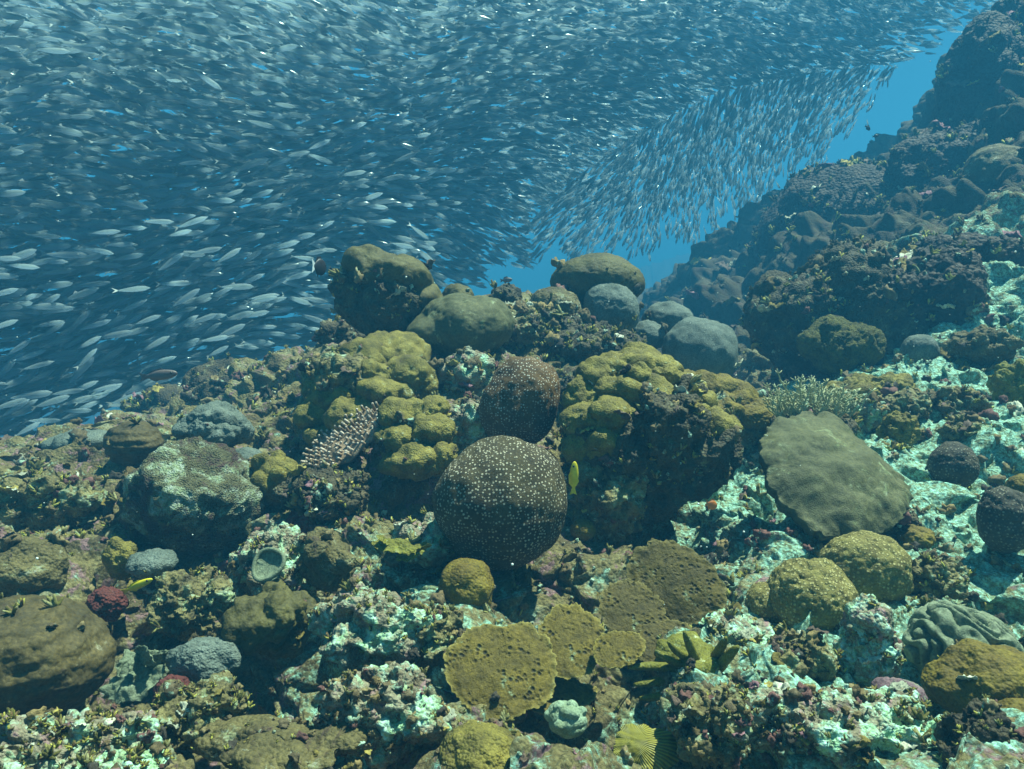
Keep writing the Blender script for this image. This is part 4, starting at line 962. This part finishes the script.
# keep clear of the reef itself
gz = ground_z(PF[:, 0], PF[:, 1]); ok = PF[:, 2] > gz + .35
px, py, dd, PF = px[ok], py[ok], dd[ok], PF[ok]
NF = len(px)
ang = np.radians(heading(px, py, rs) + rs.normal(size=NF) * 11 + 10 * np.sin(px * .013 + py * .02))
flip = np.where(px < 480, 1, -1)
dep = rs.normal(size=NF) * .25 + np.where(px < 420, .35, -.2)
Rv, Uv, Fv = np.array([1, 0, 0.]), np.array([0, SP, CP]), np.array([0, CP, -SP])
H_ = (np.cos(ang)[:, None] * Rv + np.sin(ang)[:, None] * Uv) * flip[:, None] + dep[:, None] * Fv
H_ /= np.linalg.norm(H_, axis=1)[:, None]
upv = np.tile(np.array([0, 0, 1.]), (NF, 1)) + rs.normal(size=(NF, 3)) * .22
S_ = np.cross(upv, H_); S_ /= np.linalg.norm(S_, axis=1)[:, None]
T_ = np.cross(H_, S_)
scl = rs.uniform(.82, 1.18, NF)
infr = (px > 0) & (px < 1024) & (py > 0) & (py < 769)
order = np.argsort(np.where(infr, dd / scl, 99))
big = order[:300]
FB = [fish_mesh(bend=b_) for b_ in (-.05, 0, .06)]
fm = [mesh_from('sardine', V, F, M_FISH, attrs={'fz': fz}) for V, F, fz in FB]
GS = 'near sardines of the school over the reef'
for i in big:
    o = bpy.data.objects.new('sardine', fm[int(i) % 3]); COL.objects.link(o)
    M = Matrix(np.stack([H_[i], S_[i], T_[i]], 1).tolist()).to_4x4()
    M = Matrix.Translation([float(x) for x in PF[i]]) @ M @ Matrix.Scale(float(scl[i]), 4)
    o.matrix_world = M
    tag(o, 'one of the larger, nearer silvery blue sardines in the dense school over the reef', 'fish', GS)
restf = order[300:]
LB = [fish_mesh(bend=b_, ns=7, nseg=6, fins=False) for b_ in (-.05, 0, .06)]
VV, FF, ZZ, o_ = [], [], [], 0
for k in range(3):
    ids = restf[k::3]
    V, F, fz = LB[k]
    W_ = PF[ids][:, None] + scl[ids][:, None, None] * (V[None, :, 0:1] * H_[ids][:, None] + V[None, :, 1:2] * S_[ids][:, None] + V[None, :, 2:3] * T_[ids][:, None])
    n = len(ids)
    VV.append(W_.reshape(-1, 3)); FF.append((F[None] + (np.arange(n) * len(V))[:, None, None]).reshape(-1, 3) + o_); ZZ.append(np.tile(fz, n)); o_ += n * len(V)
sch = link('fish_school', mesh_from('fish_school', np.concatenate(VV), np.concatenate(FF), M_FISH, attrs={'fz': np.concatenate(ZZ)}))
tag(sch, 'vast packed school of small silvery fish filling the water above and behind the reef', 'fish school', kind='stuff')

# single reef fish
def plain(name, c, rough=.5):
    m, nt, b, P = base_mat(name)
    f = noise_n(nt, P, 90, 3)
    nt.links.new(ramp(nt, f, [(.3, tuple(x * .8 for x in c)), (.7, tuple(min(1, x * 1.15) for x in c))]), b.inputs['Base Color'])
    b.inputs['Roughness'].default_value = rough; return m
def reef_fish(label, P0, L, hr, wr, rot, mats, tail_white=False, dorsal=.25):
    t = empty('reef_fish', P0, label, 'fish', rot=rot)
    D, F = ico(4)
    V = D * np.array([L * .40, L * wr, L * hr]); tp = np.clip(-(V[:, 0] / (L * .4)), 0, 1)
    V[:, 2] *= 1 - .55 * tp ** 1.5; V[:, 1] *= 1 - .7 * tp
    link('body', mesh_from('body', V, F, mats[0]), parent=t)
    def fin(nm, pts, m, th_=.004):
        n = len(pts); A = np.array([(x * L, -th_ * L, z * L) for x, z in pts]); B = A * [1, -1, 1]
        F_ = [list(range(n)), list(range(n, 2 * n))[::-1]] + [[i, i + n, (i + 1) % n + n, (i + 1) % n] for i in range(n)]
        link(nm, mesh_from(nm, np.concatenate([A, B]), F_, m, smooth=False), parent=t)
    fin('tail_fin', [(-.33, hr * .35), (-.52, hr * .85), (-.47, 0), (-.52, -hr * .85), (-.33, -hr * .35)], mats[1])
    fin('dorsal_fin', [(.15, hr * .8), (.02, hr + dorsal * .4), (-.2, hr * .9 + dorsal * .3), (-.3, hr * .35)], mats[0])
    fin('anal_fin', [(-.02, -hr * .8), (-.14, -hr - dorsal * .3), (-.26, -hr * .7), (-.3, -hr * .3)], mats[0])
    for s_ in (-1, 1):
        V2, F2 = ico(2); link('eye', mesh_from('eye', V2 * L * .03 + np.array([L * .27, s_ * L * wr * .72, L * hr * .25]), F2, M_EYE), parent=t)
    return t
M_EYE = plain('fish_eye', (.02, .02, .02), .2)
M_BLK = plain('black_fish_skin', (.02, .016, .02)); M_WHT = plain('white_fin', (.8, .85, .85)); M_YF = plain('yellow_fish_skin', (.75, .60, .02)); M_GB = plain('grey_brown_skin', (.13, .09, .08))
reef_fish('small black fish with a white tail swimming at the left of the ledged boulder', at(320, 267, 3.4), .115, .34, .1, (R(0), R(4), R(68)), (M_BLK, M_WHT))
reef_fish('grey brown slender fish swimming before the school at the left rim', at(161, 375, 3.7), .2, .13, .08, (0, R(-6), R(8)), (M_GB, M_GB), dorsal=.1)
reef_fish('slender bright yellow fish hanging head up beside the dotted dome', at(574, 476, 2.25), .115, .12, .06, (0, R(-88), R(10)), (M_YF, M_YF), dorsal=.08)
reef_fish('slender yellow green fish gliding below the oval mushroom coral', at(139, 585, 2.02), .105, .10, .06, (0, R(-24), R(0)), (M_YF, M_YF), dorsal=.08)
reef_fish('tiny orange fish in the dark cave beneath the great humped mound', at(712, 505, 2.3), .05, .3, .1, (0, R(20), R(20)), (plain('orange_skin', (.6, .18, .03)),) * 2)
reef_fish('speck of a fish in the blue gap beside the upper right pinnacle', at(868, 128, 7.0), .08, .25, .1, (0, R(30), R(20)), (M_BLK, M_BLK))
reef_fish('speck of a fish over the long hazy dome', at(876, 136, 7.2), .07, .2, .1, (0, R(-10), R(0)), (M_BLK, M_BLK))
reef_fish('faint small fish in the blue gap above the crest rock', at(507, 280, 5.5), .1, .18, .1, (0, R(-5), R(0)), (M_GB, M_GB))

rs = np.random.default_rng(31)
D_, F_ = ico(1); n = 420
q = at(rs.uniform(-60, 1080, n), rs.uniform(-60, 620, n), rs.uniform(.7, 3.2, n) ** 1.0)
q = q[q[:, 2] > ground_z(q[:, 0], q[:, 1]) + .15]; n = len(q)
r_ = (.0006 + .0010 * rs.random(n) ** 3)[:, None, None]
mm = plain('drifting_speck', (.7, .75, .7))
o = link('marine_snow', mesh_from('marine_snow', (q[:, None] + D_[None] * r_).reshape(-1, 3), (F_[None] + (np.arange(n) * len(D_))[:, None, None]).reshape(-1, 3), mm))
tag(o, 'pale specks drifting in the water before the reef', 'particles', kind='stuff')

# ------------------------------------------------------------------ the water's haze
hz = bpy.data.materials.new('sea_haze'); hz.use_nodes = True
nt = hz.node_tree; nt.nodes.clear()
ou = nt.nodes.new('ShaderNodeOutputMaterial'); pv = nt.nodes.new('ShaderNodeVolumePrincipled')
pv.inputs['Color'].default_value = HAZE_COLOR
pv.inputs['Density'].default_value = HAZE_DENSITY
pv.inputs['Anisotropy'].default_value = 0.0
nt.links.new(pv.outputs[0], ou.inputs['Volume'])
zmin = float(P2[:, 2].min()) - 1.0
zmax = float(max(P2[:, 2].max(), PF[:, 2].max(), 3.0)) + .4
xs, zs = 145.0, (zmin, zmax)
print('HAZE Z', zs, 'fish', NF, PF[:, 2].max(), P2[:, 2].max())
V = [(x, y, z) for x in (-xs, xs) for y in (-xs, xs) for z in zs]
F = [(0, 1, 3, 2), (4, 6, 7, 5), (0, 4, 5, 1), (2, 3, 7, 6), (0, 2, 6, 4), (1, 5, 7, 3)]
ho = link('haze', mesh_from('haze', np.array(V), F, hz, smooth=False))
tag(ho, 'blue sea water haze around the whole reef', 'haze', kind='stuff')
